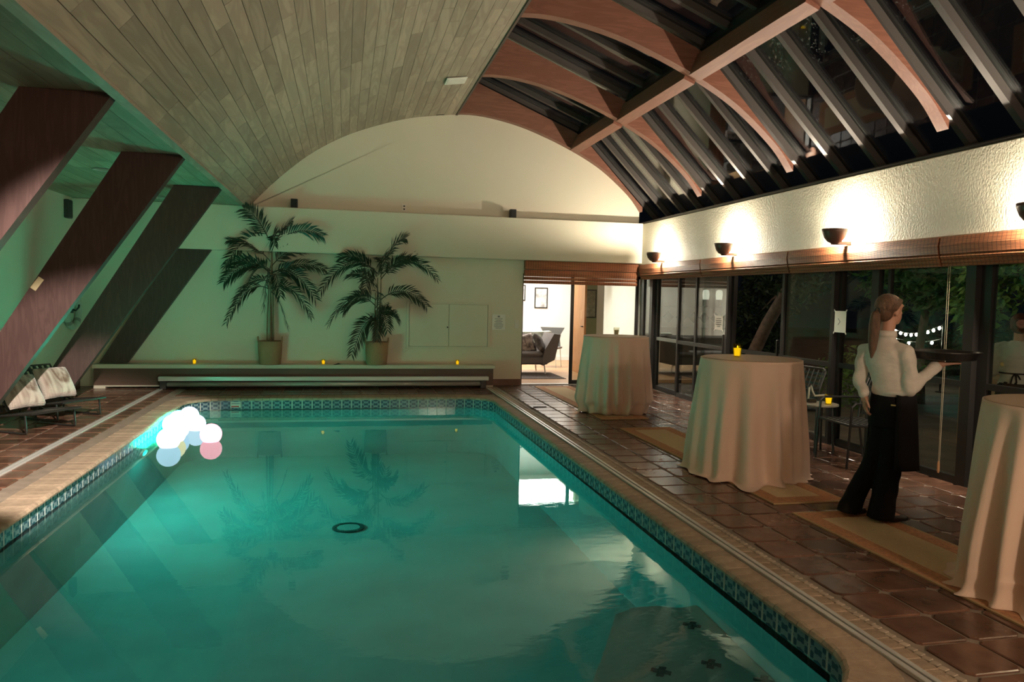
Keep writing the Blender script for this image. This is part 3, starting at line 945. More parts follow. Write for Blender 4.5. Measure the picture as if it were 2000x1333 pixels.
# ------------------------------------------------------------------ ceiling fittings in view, plus an added unseen spot lighting column and deck
def can_light(loc, name, lab, nrm=(0, 0, 1), r=0.085):
    t = tag(empty(name, loc), lab, 'downlight')
    t.rotation_euler = Vector(nrm).to_track_quat('Z', 'Y').to_euler()
    MB().lathe([(r, .0), (r + .02, -.004), (r + .018, -.008), (r - .005, -.006), (r - .012, .05), (.01, .055)], 28, cap0=False).build('trim_ring', mat('trim_ring_metal', (.55, .55, .52), rough=.35, metal=.4) if 'recessed' in name else WHITE, t)
    return t
can_light((-2.78, 9.87, 2.979), 'recessed_downlight', 'unlit round recessed downlight in the alcove ceiling before the third column')
can_light((-2.74, 12.55, 2.979), 'recessed_downlight', 'unlit round recessed downlight in the alcove ceiling near the far wall')
t = can_light((0.5, 1.0, 4.40), 'added_spot', 'added ceiling spotlight in the vault above the camera, out of frame', (0.35, 0, -1))
sp = add_light('SPOT', 'added_spot_lamp', (0.45, 1.05, 4.27), SPOT_W, (1.0, 0.86, 0.74), None, spot_size=math.radians(24), spot_blend=0.35, shadow_soft_size=0.04)
_az, _el = math.radians(21.5), math.radians(-28.8)
aim(sp, (0.45 - 8 * math.sin(_az) * math.cos(_el), 1.05 + 8 * math.cos(_az) * math.cos(_el), 4.27 + 8 * math.sin(_el)))
# unseen globe added behind the camera as warm fill for tables and server
t = tag(empty('fill_globe', (3.0, -1.3, 2.45)), 'added white fill globe behind the camera, out of frame', 'fill lamp')
MB().ellipsoid((0, 0, 0), (.16, .16, .16), nu=24, nv=14).build('globe', emission('fill_glow', (1.0, .80, .60), 3.0), t, smooth=True)
MB().tube([(0, 0, .15), (0, 0, 2.12)], .008, 8).build('stem', BLACK, t)
add_light('POINT', 'fill_lamp', (0, 0, -.30), FILL_W, (1.0, .74, .54), t, shadow_soft_size=.16)
# vent in the vault
va, vb = Vector((1.40, 4.672)), Vector((1.68, 4.715))
dd = (vb - va).normalized(); ang = math.atan2(dd.y, dd.x)
t = tag(empty('air_vent', (1.54, 11.1, 4.688)), 'small white rectangular air vent in the board ceiling near skylight', 'vent')
t.rotation_euler = (0, -ang, 0)
MB().cbox(-.15, .15, -.16, .16, -.018, .0, .004).build('frame', WHITE, t)
for k in range(5):
    MB().box(-.125, .125, -.13 + k * .055, -.095 + k * .055, -.026, -.016).build('slat', WHITE, t)
# ------------------------------------------------------------------ pool cover box along the far wall
BOXB = mat('brown_panel', (0.115, 0.062, 0.045), rough=0.55, var=0.12, vscale=2)
LEDGE = mat('off_white_laminate', (0.62, 0.58, 0.47), rough=0.45)
ROLL = mat('aluminium_tube', (0.55, 0.55, 0.50), rough=0.3, metal=0.3)
t = tag(empty('cover_box', (-0.625, 13.24, 0)), 'long low brown pool cover box with pale top along far wall', 'bench')
MB().box(-3.22, 3.20, -.125, .13, .03, .32).build('front_panel', BOXB, t)
MB().cbox(-3.24, 3.23, -.15, .158, .32, .385, .006).build('top', LEDGE, t)
MB().box(-3.22, -2.25, -.135, -.126, .03, .05).build('foot_strip', LEDGE, t)
MB().box(3.03, 3.20, -.14, .13, .0, .03).build('foot', LEDGE, t)
MB().box(-3.22, -3.05, -.14, .13, .0, .03).build('foot', LEDGE, t)
t = tag(empty('cover_roller', (-0.2, 12.99, 0)), 'long aluminium pool cover roller and leading bar before the box', 'roller')
MB().cbox(-2.66, 2.66, -.075, .02, .135, .205, .006).build('leading_bar', ALU, t)
MB().tube([(-2.55, 0, .075), (2.52, 0, .075)], .04, 14).build('roller_tube', ROLL, t, smooth=True)
MB().cbox(-2.64, -2.54, -.06, .06, .001, .135, .006).build('end_bracket', BLACK, t)
MB().cbox(2.52, 2.62, -.06, .06, .001, .135, .006).build('end_bracket', BLACK, t)

# cabinet doors, papers, switch on the far wall
t = tag(empty('wall_cabinet', (1.81, 13.395, 0.655)), 'flush cream double door cabinet in the far wall', 'cabinet')
FR_C = mat('cabinet_cream', (0.70, 0.66, 0.53), rough=.6)
MB().box(-.74, -.70, -.03, .0, .0, .82).box(.70, .74, -.03, .0, .0, .82).box(-.70, .70, -.03, .0, .0, .035).box(-.70, .70, -.03, .0, .785, .82).build('frame', FR_C, t)
for s in (-1, 1):
    dd_ = MB().cbox(-.345, .345, -.022, -.002, .0, .745, .004).build('door', FR_C, t, loc=(s * .349, 0, .0375))
    if s == -1: MB().lathe([(.008, 0), (.014, .012), (.011, .022), (.002, .026)], 12).build('knob', BLACK, dd_, loc=(.325, -.022, .34), rot=(PI / 2, 0, 0))

PAPER = mat('white_paper', (0.82, 0.80, 0.74), rough=.7)
INK = mat('grey_ink', (0.25, 0.25, 0.25), rough=.8)
t = tag(empty('paper_notice', (2.71, 13.396, 1.135)), 'white printed notice taped to the far wall beside doorway', 'paper')
MB().box(-.12, .12, -.003, .0, -.14, .14).build('sheet', PAPER, t)
q = MB(); q.lathe([(.018, -.0005), (.018, .0005)], 12)
q = MB().box(-.02, .02, -.0045, -.003, .085, .115)
for k, wd in enumerate((.07, .05, .075, .06, .085, .085, .08, .06)):
    q.box(-wd, wd, -.0045, -.003, .055 - k * .024, .063 - k * .024)
q.build('print', INK, t)
t = tag(empty('light_switch', (3.04, 13.397, 1.105)), 'white light switch plate beside the living room doorway', 'switch')
MB().cbox(-.04, .04, -.008, .0, -.075, .075, .003).build('plate', WHITE, t)
MB().cbox(-.012, .012, -.013, -.007, -.025, .025, .002).build('rocker', WHITE, t)
def glass_paper(loc, w_, h_, lab, letters):
    t = tag(empty('paper_notice', loc), lab, 'paper')
    MB().box(-.0015, .0015, -w_ / 2, w_ / 2, -h_ / 2, h_ / 2).build('sheet', PAPER, t)
    if letters:
        q = MB()
        for k, wd in enumerate((.3, .38, .34, .36, .2)):
            q.box(-.003, -.0015, -wd * w_, wd * w_, h_ * .28 - k * .028, h_ * .28 + .009 - k * .028)
        q.build('print', INK, t)
    else:
        q = MB()
        for s in (-1, 1):
            q.box(-.003, -.0015, -.004, .05, -.004, .004, Matrix.Translation((0, 0, .0)) @ Matrix.Rotation(s * .8, 4, 'X'))
        q.build('print', INK, t)
    for sy, sz in ((-1, 1), (1, 1), (-1, -1), (1, -1)):
        MB().box(-.004, -.0015, -.022, .022, -.008, .008, Matrix.Translation((0, sy * w_ / 2, sz * h_ / 2)) @ Matrix.Rotation(sy * sz * .8, 4, 'X')).build('tape', mat('tape', (.75, .74, .68), rough=.4), t)
glass_paper((5.405, 10.34, 1.28), .24, .21, 'white printed notice taped to glass door behind the middle tables', True)
glass_paper((5.405, 7.52, 1.40), .20, .24, 'white sheet with an arrow taped to glass door left of server', False)

# shelf speakers and outlet on the ledge
for x, lab in ((-0.82, 'small black speaker on the ledge above the tall palm'), (2.89, 'small black speaker on the ledge below the arch, right side')):
    t = tag(empty('shelf_speaker', (x, 13.24, 2.981)), lab, 'speaker')
    SPK = mat('speaker_black', (.03, .03, .03), rough=.5)
    MB().cbox(-.055, .055, -.05, .06, .0, .15, .006).build('body', SPK, t)
    MB().cbox(-.045, .045, -.056, -.05, .012, .138, .004).build('grille', mat('speaker_grille', (.015, .015, .015), rough=.8), t)
t = tag(empty('wall_outlet', (1.0, 13.397, 3.09)), 'white power outlet on arch wall just above the ledge', 'outlet')
MB().cbox(-.04, .04, -.007, .0, -.06, .06, .002).build('plate', WHITE, t)
for dz in (-.025, .025): MB().cbox(-.015, .015, -.011, -.006, dz - .012, dz + .012, .002).build('socket', BLACK, t)

# left wall: ring buoy and hook, high dark panel
t = tag(empty('ring_buoy', (-4.10, 13.0, 1.25)), 'pale ring buoy hanging on the left wall between columns', 'life ring')
ring = [(0, .27 * math.cos(a), .27 * math.sin(a)) for a in [2 * PI * k / 32 for k in range(32)]]
MB().tube(ring, .05, 12, closed=True).build('ring', mat('buoy_white', (.55, .55, .48), rough=.5), t, smooth=True)
for k in range(4):
    a = PI / 4 + k * PI / 2
    MB().tube([(0, .27 * math.cos(a + d_), .27 * math.sin(a + d_)) for d_ in (-.12, 0, .12)], .054, 12).build('band', mat('buoy_band', (.30, .28, .24), rough=.5), t)
t = tag(empty('wall_hook', (-4.148, 12.98, 1.25)), 'black metal hook bracket inside the ring buoy on left wall', 'hook')
MB().cbox(.0, .04, -.1, .1, -.06, .1, .006).build('plate', BLACK, t)
MB().tube([(.03, 0, .0), (.1, 0, -.02), (.14, 0, .03), (.14, .02, .07)], .014, 8).build('prong', BLACK, t)
t = tag(empty('wall_speaker', (-4.14, 12.9, 2.80)), 'dark rectangular speaker high on the left wall under ceiling', 'speaker')
MB().cbox(-.008, .06, -.09, .09, -.16, .12, .008).build('body', SPK, t)
MB().cbox(.06, .066, -.075, .075, -.145, .105, .004).build('grille', mat('speaker_grille_2', (.03, .03, .03), rough=.8), t)

# ------------------------------------------------------------------ glowing balls on the water
balls = [(-1.90, 9.07, .127, (0.62, 0.80, 1.0), 2.4, 'large white glowing ball floating nearest in the cluster'),
         (-1.50, 9.36, .122, (1.0, 0.33, 0.42), 3.2, 'pink tinged glowing ball floating right of the cluster'),
         (-1.99, 10.72, .125, (0.6, 0.8, 1.0), 2.6, 'white glowing ball floating farthest back in the cluster'),
         (-1.90, 9.42, .115, (1.0, 0.78, 0.45), 2.4, 'warm white glowing ball second in the floating cluster'),
         (-1.93, 9.76, .12, (0.6, 0.75, 1.0), 2.4, 'cool white glowing ball third in the floating cluster'),
         (-1.80, 10.14, .115, (0.7, 0.8, 1.0), 2.4, 'cool white glowing ball fourth in the floating cluster'),
         (-2.07, 10.44, .12, (0.015, 1.0, 0.55), GREEN_BALL, 'green glowing ball floating against the pool edge, rear'),
         (-2.07, 10.10, .12, (0.015, 1.0, 0.55), GREEN_BALL, 'green glowing ball floating against the pool edge, front')]
for x, y, r, c, s, lab in balls:
    t = tag(empty('glow_ball', (x, y, WZ + r * .72)), lab, 'ball', 'floating light balls')
    MB().ellipsoid((0, 0, 0), (r, r, r), nu=28, nv=18).build('globe', emission('ball_glow', c, s), t, smooth=True)
    MB().lathe([(.028, -r * .995), (.032, -r * .965), (.03, -r * .95)], 16).build('base_cap', WHITE, t)

# ------------------------------------------------------------------ candles
CGLASS = pane_glass('votive_glass', tint=(1.0, 0.9, 0.45), base=.05)
CLEARG = pane_glass('clear_votive_glass', tint=(.95, .95, .9), base=.08)
FLAME = emission('votive_flame', (1.0, 0.72, 0.03), 3.0)
WAXM = emission('lit_wax', (1.0, 0.70, 0.02), 1.1)
WAXU = mat('wax', (.7, .65, .5), rough=.5)
def candle(loc, s, lab, lit=True, square=False):
    t = tag(empty('votive_candle', loc), lab, 'candle')
    MB().lathe([(.026 * s, .0), (.034 * s, .085 * s), (.031 * s, .085 * s), (.023 * s, .008 * s)], 4 if square else 18, cap1=False).build('glass_cup', CGLASS if lit else CLEARG, t)
    MB().lathe([(.020 * s, .009 * s), (.025 * s, .058 * s), (.004 * s, .060 * s)], 4 if square else 14).build('wax', WAXM if lit else WAXU, t)
    if lit: MB().lathe([(.001, .0605 * s), (.005 * s, .064 * s), (.003 * s, .070 * s), (.0005, .076 * s)], 10).build('flame', FLAME, t)
    return t
candle((-2.37, 13.2, .386), 1.0, 'yellow lit votive candle on cover box left of the tall palm')
candle((-0.33, 13.2, .386), 1.0, 'yellow lit votive candle on cover box between the two palms')
candle((1.95, 13.2, .386), 1.0, 'yellow lit votive candle on cover box below the wall cabinet')
t = tag(empty('dry_leaf', (-.10, 13.12, .386)), 'small dark fallen palm leaf on the cover box between palms', 'leaf')
MB().prism([(-.07, .0), (-.03, .012), (.02, .03), (.06, .012), (.03, .006), (-.02, .0)], 'y', -.012, .012).build('blade', mat('dry_leaf', (.02, .025, .015), rough=.7), t)
candle((3.80, 10.30, 1.0805), 1.3, 'unlit glass votive on the farthest tall clothed table', lit=False)
candle((3.60, 6.50, 1.0805), 1.45, 'yellow lit votive in a square glass on middle clothed table', square=True)

# ------------------------------------------------------------------ rugs
def rug(y0, y1, lab):
    t = tag(empty('runner_rug', (3.67, (y0 + y1) / 2, .0005)), lab, 'rug', 'runner rugs')
    h = (y1 - y0) / 2; w_ = .335
    RB = mat('rug_tan_border', (0.52, 0.25, 0.12), rough=.9, var=.25, vscale=40, bump=.4, bscale=150)
    RE = mat('rug_edge', (0.45, 0.30, 0.15), rough=.9)
    RC = mat('rug_sand_centre', (0.72, 0.55, 0.32), rough=.9, var=.06, vscale=60, bump=.5, bscale=180)
    MB().box(-w_ + .14, w_ - .14, -h + .17, h - .17, 0, .008).build('centre_field', RC, t)
    MB().box(-w_ + .02, -w_ + .14, -h + .02, h - .02, 0, .0085).box(w_ - .14, w_ - .02, -h + .02, h - .02, 0, .0085).box(-w_ + .14, w_ - .14, -h + .02, -h + .17, 0, .0085).box(-w_ + .14, w_ - .14, h - .17, h - .02, 0, .0085).build('border_band', RB, t)
    MB().box(-w_, -w_ + .02, -h, h, 0, .009).box(w_ - .02, w_, -h, h, 0, .009).box(-w_ + .02, w_ - .02, -h, -h + .02, 0, .009).box(-w_ + .02, w_ - .02, h - .02, h, 0, .009).build('edge_binding', RE, t)
rug(9.50, 13.15, 'sand runner rug with tan border under the farthest clothed table')
rug(5.36, 8.84, 'sand runner rug with tan border under the middle clothed table')
rug(1.55, 5.11, 'sand runner rug with tan border under the standing server')

# ------------------------------------------------------------------ tall tables and their cloths
CLOTH = mat('ivory_tablecloth', (0.78, 0.58, 0.46), rough=.85, sheen=.2, bump=.15, bscale=260)
def cocktail(loc, lab_t, lab_c, seed, style):
    rnd = random.Random(seed)
    t = tag(empty('cocktail_table', loc), lab_t, 'table', 'tall round tables')
    MB().lathe([(.44, 1.045), (.452, 1.05), (.452, 1.066), (.44, 1.069)], 40).build('tabletop', mat('table_board', (.3, .2, .12), rough=.5), t)
    MB().tube([(0, 0, .06), (0, 0, 1.045)], .035, 14).build('pole', BLACK, t)
    MB().lathe([(.28, .012), (.28, .03), (.05, .06)], 32).build('base', BLACK, t)
    # cloth
    n = 220; rows = 54
    N1 = rnd.choice((17, 18, 19)); p1, p2, p3, p4 = [rnd.uniform(0, 6.28) for _ in range(4)]
    def fold(a, t_):
        q = math.sin(N1 * a + 1.9 * math.sin(2 * a + p1) + 1.2 * math.sin(3 * a + p2) + .5 * t_ * math.sin(5 * a + p4))
        s = q * (.62 + .38 * math.sin(3 * a + p3)) + .28 * math.sin(7 * a + p4 + t_)
        return s if s > 0 else s * .75
    def noise(a, z): return math.sin(7 * a + 11 * z + seed) * math.sin(5 * a - 17 * z) + .6 * math.sin(13 * a + 23 * z)
    V = []; F = []
    for i in range(10):      # top
        r = .01 + .448 * i / 9.0
        for j in range(n):
            a = 2 * PI * j / n; V.append((r * math.cos(a), r * math.sin(a), 1.0715 + (.0006 * math.sin(9 * a) if i < 9 else .001)))
    for i in range(rows):
        u = (i + 1) / rows
        for j in range(n):
            a = 2 * PI * j / n
            z = 1.068 * (1 - u) ** 1.0
            amp = .068 * min(1, (u * 1.35)) ** .9
            if style == 'tucked':
                base = .458 + .070 * u ** 1.1 - max(0, u - .84) * .55
                r = base + amp * .9 * fold(a, u)
                if u > .78:
                    k = (u - .78) / .22
                    r += .03 * k * noise(a, u); z = max(z + .035 * k * (1 - k) * noise(a * .7, u + 1) * 2, .012)
                z = max(z, .012)
            else:
                base = .458 + .075 * u ** .9
                r = base + amp * fold(a, u)
                if u > .93:
                    k = (u - .93) / .07
                    r += .05 * k * (1 + .7 * noise(a, u)) ; z = .012 + (z - .012) * (1 - k) * .6
                    z = max(z, .011)
                if style == 'tail':      # a corner of the cloth trailing on the floor
                    d = math.atan2(math.sin(a - (-2.05)), math.cos(a - (-2.05)))
                    g = math.exp(-(d / .20) ** 2)
                    r += g * (.06 * u + (.12 * max(0, (u - .86) / .14)))
                if style == 'bunch':
                    d = math.atan2(math.sin(a - (-2.3)), math.cos(a - (-2.3)))
                    g = math.exp(-(d / .55) ** 2)
                    r += g * .05 * u
                    if u > .84: r += g * .05 * noise(a * 1.3, u); z = max(z + g * .05 * math.sin((u - .84) / .16 * PI) * (1 + noise(a, u * 2)), .012)
            V.append((r * math.cos(a), r * math.sin(a), z))
    R = 10 + rows
    for i in range(R - 1):
        for j in range(n):
            j2 = (j + 1) % n
            F.append((i * n + j, (i + 1) * n + j, (i + 1) * n + j2, i * n + j2))
    F.append(tuple(range(n)))
    c = MB().add(V, F).build('tablecloth', CLOTH, None, smooth=True, loc=(loc[0], loc[1], 0.0))
    tag(c, lab_c, 'tablecloth', 'ivory tablecloths')
cocktail((3.76, 10.20, .009), 'tall round table under the farthest ivory cloth near doorway', 'ivory cloth gathered at the floor, farthest tall table near doorway', 3, 'tucked')
cocktail((3.72, 6.46, .009), 'tall round table under the middle ivory cloth', 'ivory cloth draped to the floor over the middle tall table', 8, 'tail')
cocktail((3.96, 3.40, .009), 'tall round table under the ivory cloth cut by right edge', 'ivory cloth bunched on floor, nearest tall table at right edge', 5, 'bunch')

# ------------------------------------------------------------------ potted palms
LEAF = mat('palm_leaf', (0.022, 0.045, 0.024), rough=.45, var=.3, vscale=6, rnd=.25)
CANE = mat('palm_cane', (0.22, 0.17, 0.10), rough=.6, var=.2, vscale=12)
def basket_mat():
    mt, nt, b = new_mat('woven_basket')
    N = nt.nodes; L = nt.links
    b.inputs['Roughness'].default_value = .8
    tc = N.new('ShaderNodeTexCoord'); br = N.new('ShaderNodeTexBrick')
    br.inputs['Scale'].default_value = 42; br.inputs['Color1'].default_value = (.55, .36, .20, 1); br.inputs['Color2'].default_value = (.45, .29, .16, 1); br.inputs['Mortar'].default_value = (.10, .06, .035, 1)
    sp = N.new('ShaderNodeSeparateXYZ'); L.new(tc.outputs['Object'], sp.inputs[0])
    at = N.new('ShaderNodeMath'); at.operation = 'ARCTAN2'; L.new(sp.outputs[0], at.inputs[0]); L.new(sp.outputs[1], at.inputs[1])
    ml = N.new('ShaderNodeMath'); ml.operation = 'MULTIPLY'; ml.inputs[1].default_value = .2; L.new(at.outputs[0], ml.inputs[0])
    cb = N.new('ShaderNodeCombineXYZ'); L.new(ml.outputs[0], cb.inputs[0]); L.new(sp.outputs[2], cb.inputs[1])
    L.new(cb.outputs[0], br.inputs['Vector']); L.new(br.outputs['Color'], b.inputs['Base Color'])
    bp = N.new('ShaderNodeBump'); bp.inputs['Strength'].default_value = .6; bp.inputs['Distance'].default_value = .01
    L.new(br.outputs['Fac'], bp.inputs['Height']); bp.invert = True; L.new(bp.outputs[0], b.inputs['Normal'])
    return mt
BASKET = basket_mat()
def frond(parent, root, tip, sag, rnd, wide=.20):
    """feather leaf: midrib curve with paired leaflets"""
    root = Vector(root); tip = Vector(tip)
    L = (tip - root).length
    q = MB(); pts = []
    roll = rnd.choice((-1, 1)) * rnd.uniform(.55, 1.15)
    nseg = 23
    mid = (root + tip) / 2 + Vector((0, 0, sag))
    for k in range(nseg + 1):
        t_ = k / nseg
        pts.append(root * (1 - t_) ** 2 + mid * 2 * t_ * (1 - t_) + tip * t_ ** 2)
    q.tube(pts, [.007 * (1 - .8 * k / nseg) + .0015 for k in range(nseg + 1)], 5)
    for k in range(4, nseg + 1):
        t_ = k / nseg
        p = pts[k]; d = (pts[k] - pts[k - 1]).normalized()
        side = d.cross(Vector((0, 0, 1)))
        if side.length < .2: side = d.cross(Vector((0, 1, 0)))
        side.normalize(); upv = side.cross(d).normalized()
        side, upv = side * math.cos(roll) + upv * math.sin(roll), upv * math.cos(roll) - side * math.sin(roll)
        ln = 1.2 * wide * (math.sin(PI * (.12 + .80 * t_)) ** .6) * rnd.uniform(.85, 1.12) + .04
        for s in (-1, 1):
            dv = (d * (.75 + .5 * t_) + side * s * rnd.uniform(.8, 1.1) + upv * rnd.uniform(-.18, .30)).normalized()
            e = p + dv * ln + Vector((0, 0, -.22 * ln * rnd.uniform(.2, 1.2)))
            m_ = p + dv * ln * .5 + Vector((0, 0, .0))
            wv_ = dv.cross(upv).normalized() * (.0105 + .006 * rnd.random())
            q.add([p - wv_ * .3, p + wv_ * .3, m_ + wv_, e, m_ - wv_], [(0, 1, 2, 4), (4, 2, 3)])
    me = bpy.data.meshes.new('frond'); me.from_pydata(q.v, [], q.f); me.materials.append(LEAF)
    return link('frond', me, parent)
def palm(loc, lab, seed, fronds, canes, height):
    rnd = random.Random(seed)
    t = tag(empty('potted_palm', loc), lab, 'palm', 'potted palms')
    b = MB().lathe([(.165, .0), (.172, .01), (.19, .20), (.195, .385), (.185, .39), (.178, .36)], 36, cap1=False).build('basket', BASKET, t, smooth=True)
    for s in (-1, 1):
        MB().tube([(s * .185, -.05, .36), (s * .192, -.045, .44), (s * .192, 0, .455), (s * .192, .045, .44), (s * .185, .05, .36)], .011, 8).build('handle', BASKET, b)
    MB().lathe([(.178, .33), (.1, .345), (.01, .35)], 24, cap0=False).build('soil', mat('soil', (.03, .02, .012), rough=.95), t)
    for cx, cy, tx, ty, hz in canes:
        MB().tube([(cx, cy, .33), (cx * .8 + tx * .2, cy, .33 + hz * .4), (tx, ty, .33 + hz)], [.016, .013, .008], 8).build('cane', CANE, t)
    for root, tip, sag, wide in fronds:
        tip = (tip[0], tip[1] + rnd.uniform(-.02, .02), tip[2])
        frond(t, root, tip, sag, rnd, wide)
# (root) (tip) sag, leaflet length -- metres from the basket foot
F1 = [((0, 0, 2.0), (-.36, -.38, 2.50), .20, .20), ((0, 0, 1.95), (.82, -.15, 2.15), .30, .19), ((0, 0, 1.95), (-.68, -.10, 1.62), .52, .18),
      ((.02, 0, 1.9), (.10, -.45, 1.95), .40, .20), ((.02, -.02, 1.5), (.86, -.12, 1.60), .22, .16), ((-.02, -.02, 1.55), (-.70, -.10, 1.36), .34, .20),
      ((0, 0, 1.5), (-.62, -.35, 1.62), .25, .18), ((0, -.02, 1.5), (.72, -.25, 1.12), .42, .20), ((0, -.02, 1.45), (-.05, -.55, .95), .45, .20),
      ((.02, -.02, 1.4), (.20, -.50, 1.15), .40, .18), ((-.03, 0, 1.25), (-.66, -.15, .70), .46, .16), ((.02, 0, 1.25), (.66, -.15, .82), .42, .19),
      ((0, 0, 1.6), (.55, .05, 1.95), .2, .16), ((0, -.02, 1.55), (-.35, -.45, 1.20), .40, .19), ((0, 0, 1.7), (-.62, -.1, 2.02), .22, .15),
      ((.01, -.02, 1.2), (.30, -.3, .62), .25, .15), ((0, 0, 1.85), (.35, -.3, 2.35), .15, .17), ((0, 0, 1.35), (-.52, -.25, 1.05), .32, .17)]
palm((-1.19, 13.0 + .20, .386), 'tall potted palm in woven basket, left of the two', 4, F1,
     [(-.05, 0, -.01, 0, 1.2), (.0, -.03, .02, -.02, 1.55), (.05, .02, .02, 0, 1.7), (.02, .04, 0, .02, 1.05)], 2.6)
F2 = [((.08, 0, 1.55), (.98, -.15, 1.50), .52, .17), ((.06, 0, 1.6), (.42, -.30, 2.14), .25, .20), ((.0, 0, 1.55), (-.92, -.15, 1.25), .62, .18),
      ((-.02, 0, 1.55), (-.62, -.1, 1.80), .25, .17), ((-.02, -.02, 1.5), (-.22, -.5, 1.25), .50, .20), ((.05, -.02, 1.6), (.08, -.55, 1.60), .45, .21),
      ((.05, 0, 1.1), (.82, -.15, 1.02), .40, .17), ((0, -.02, 1.15), (.02, -.55, .75), .50, .21), ((-.02, 0, 1.1), (-.78, -.2, .72), .48, .20),
      ((-.03, 0, 1.0), (-.55, -.25, .92), .34, .17), ((0, 0, .75), (-.42, -.3, .20), .40, .17), ((0, -.02, .75), (-.02, -.5, .48), .34, .18),
      ((.02, 0, .8), (.34, -.25, .78), .25, .15), ((.05, 0, 1.45), (.62, 0, 1.85), .2, .16), ((.0, 0, 1.3), (-.48, -.3, 1.50), .22, .17), ((.02, -.02, .9), (.15, -.45, .62), .38, .17)]
palm((.555, 13.20, .386), 'shorter potted palm in woven basket, right of the two', 9, F2,
     [(-.05, 0, -.03, 0, .9), (.0, -.03, .0, -.02, 1.15), (.05, .02, .06, 0, 1.3), (-.02, .04, -.02, .02, .6), (.03, -.04, .04, -.03, .7)], 2.1)

# ------------------------------------------------------------------ low lounge chairs with cushions
IRON = mat('black_iron', (.015, .014, .013), rough=.35)
STRAP = mat('black_strap', (.03, .03, .028), rough=.45)
def lounge(loc, rz, lab):
    t = tag(empty('lounge_chair', loc, rz), lab, 'lounge chair', 'low strap lounge chairs')
    w_ = .30
    MB().tube([(.36, -w_, .23), (-.20, -w_, .17), (-.28, -w_, .20), (-.56, -w_, .60), (-.56, w_, .60), (-.28, w_, .20), (-.20, w_, .17), (.36, w_, .23)], .013, 8, closed=True).build('frame', IRON, t)
    for s in (-1, 1):
        MB().tube([(.26, s * w_, .215), (.28, s * w_, .02), (.24, s * w_, .012), (-.30, s * w_, .012), (-.34, s * w_, .03), (-.30, s * w_, .20)], .011, 8).build('leg', IRON, t)
    for k in range(9):
        u = k / 8; x0 = -.16 + .48 * u
        MB().box(x0 - .016, x0 + .016, -w_, w_, .168 + .05 * u, .176 + .05 * u).build('seat_strap', STRAP, t)
    for k in range(7):
        y = -w_ + .07 + k * .077
        MB().box(-.2, .34, y - .013, y + .013, -.004, .004, Matrix.Translation((0, 0, .190)) @ Matrix.Rotation(-.10, 4, 'Y')).build('seat_strap', STRAP, t)
        MB().box(-.013, .013, y - .013, y + .013, .0, .50, Matrix.Translation((-.28, 0, .19)) @ Matrix.Rotation(-.61, 4, 'Y')).build('back_strap', STRAP, t)
    for k in range(6):
        MB().box(-.004, .004, -w_, w_, .05 + k * .075, .076 + k * .075, Matrix.Translation((-.28, 0, .19)) @ Matrix.Rotation(-.61, 4, 'Y')).build('back_strap', STRAP, t)
lounge((-3.38, 9.40, 0), -.55, 'low black strap lounge chair cut by left edge of photo')
lounge((-3.36, 10.25, 0), -.55, 'low black strap lounge chair before the third column')
def cushion_mat(name):
    mt, nt, b = new_mat(name)
    N = nt.nodes; L = nt.links
    b.inputs['Roughness'].default_value = .9; b.inputs['Sheen Weight'].default_value = .5
    tc = N.new('ShaderNodeTexCoord'); wv = N.new('ShaderNodeTexNoise'); wv.inputs['Scale'].default_value = 3.2; wv.inputs['Distortion'].default_value = 1.4
    mp = N.new('ShaderNodeMapping'); mp.inputs['Scale'].default_value = (1.6, 1, .55); L.new(tc.outputs['Object'], mp.inputs[0]); L.new(mp.outputs[0], wv.inputs[0])
    cr = N.new('ShaderNodeValToRGB'); L.new(wv.outputs[0], cr.inputs[0])
    cr.color_ramp.elements[0].position = .42; cr.color_ramp.elements[0].color = (.13, .07, .045, 1)
    cr.color_ramp.elements[1].position = .60; cr.color_ramp.elements[1].color = (.46, .40, .34, 1)
    L.new(cr.outputs[0], b.inputs['Base Color'])
    nb_ = N.new('ShaderNodeTexNoise'); nb_.inputs['Scale'].default_value = 90; m2 = N.new('ShaderNodeMapping'); m2.inputs['Scale'].default_value = (.25, 1, 1); L.new(tc.outputs['Object'], m2.inputs[0]); L.new(m2.outputs[0], nb_.inputs[0])
    bp = N.new('ShaderNodeBump'); bp.inputs['Strength'].default_value = .7; bp.inputs['Distance'].default_value = .02; L.new(nb_.outputs[0], bp.inputs['Height']); L.new(bp.outputs[0], b.inputs['Normal'])
    return mt
CUSH = cushion_mat('fur_cushion')
def pillow_mesh(w_, h_, d_, seed, n=18):
    rnd = random.Random(seed); V = []; F = []
    for side in (1, -1):
        for i in range(n + 1):
            for j in range(n + 1):
                u = -1 + 2 * i / n; v = -1 + 2 * j / n
                e = max(0, (1 - u ** 4) * (1 - v ** 4)) ** .45
                pin = 1 - .07 * (1 - abs(u)) * abs(v) ** 3 - .07 * (1 - abs(v)) * abs(u) ** 3
                V.append((u * w_ / 2 * pin, side * d_ / 2 * e * (1 + .12 * math.sin(3 * u + seed) * math.cos(2.5 * v)), v * h_ / 2 * pin))
    m_ = (n + 1) ** 2
    for s in (0, 1):
        for i in range(n):
            for j in range(n):
                a = s * m_ + i * (n + 1) + j
                F.append((a, a + 1, a + n + 2, a + n + 1))
    return MB().add(V, F)
def cushion(loc, rot, lab, seed, size=(.42, .42, .16), mt=None):
    o = pillow_mesh(*size, seed).build('throw_cushion', mt or CUSH, None, smooth=True, loc=loc, rot=rot)
    return tag(o, lab, 'cushion')
cushion((-3.50, 9.42, .42), (-.62, 0, .95), 'white and brown fur cushion on lounge chair at left edge', 2)
cushion((-3.42, 10.20, .43), (-.58, 0, .95), 'white and brown fur cushion on lounge chair before third column', 5)

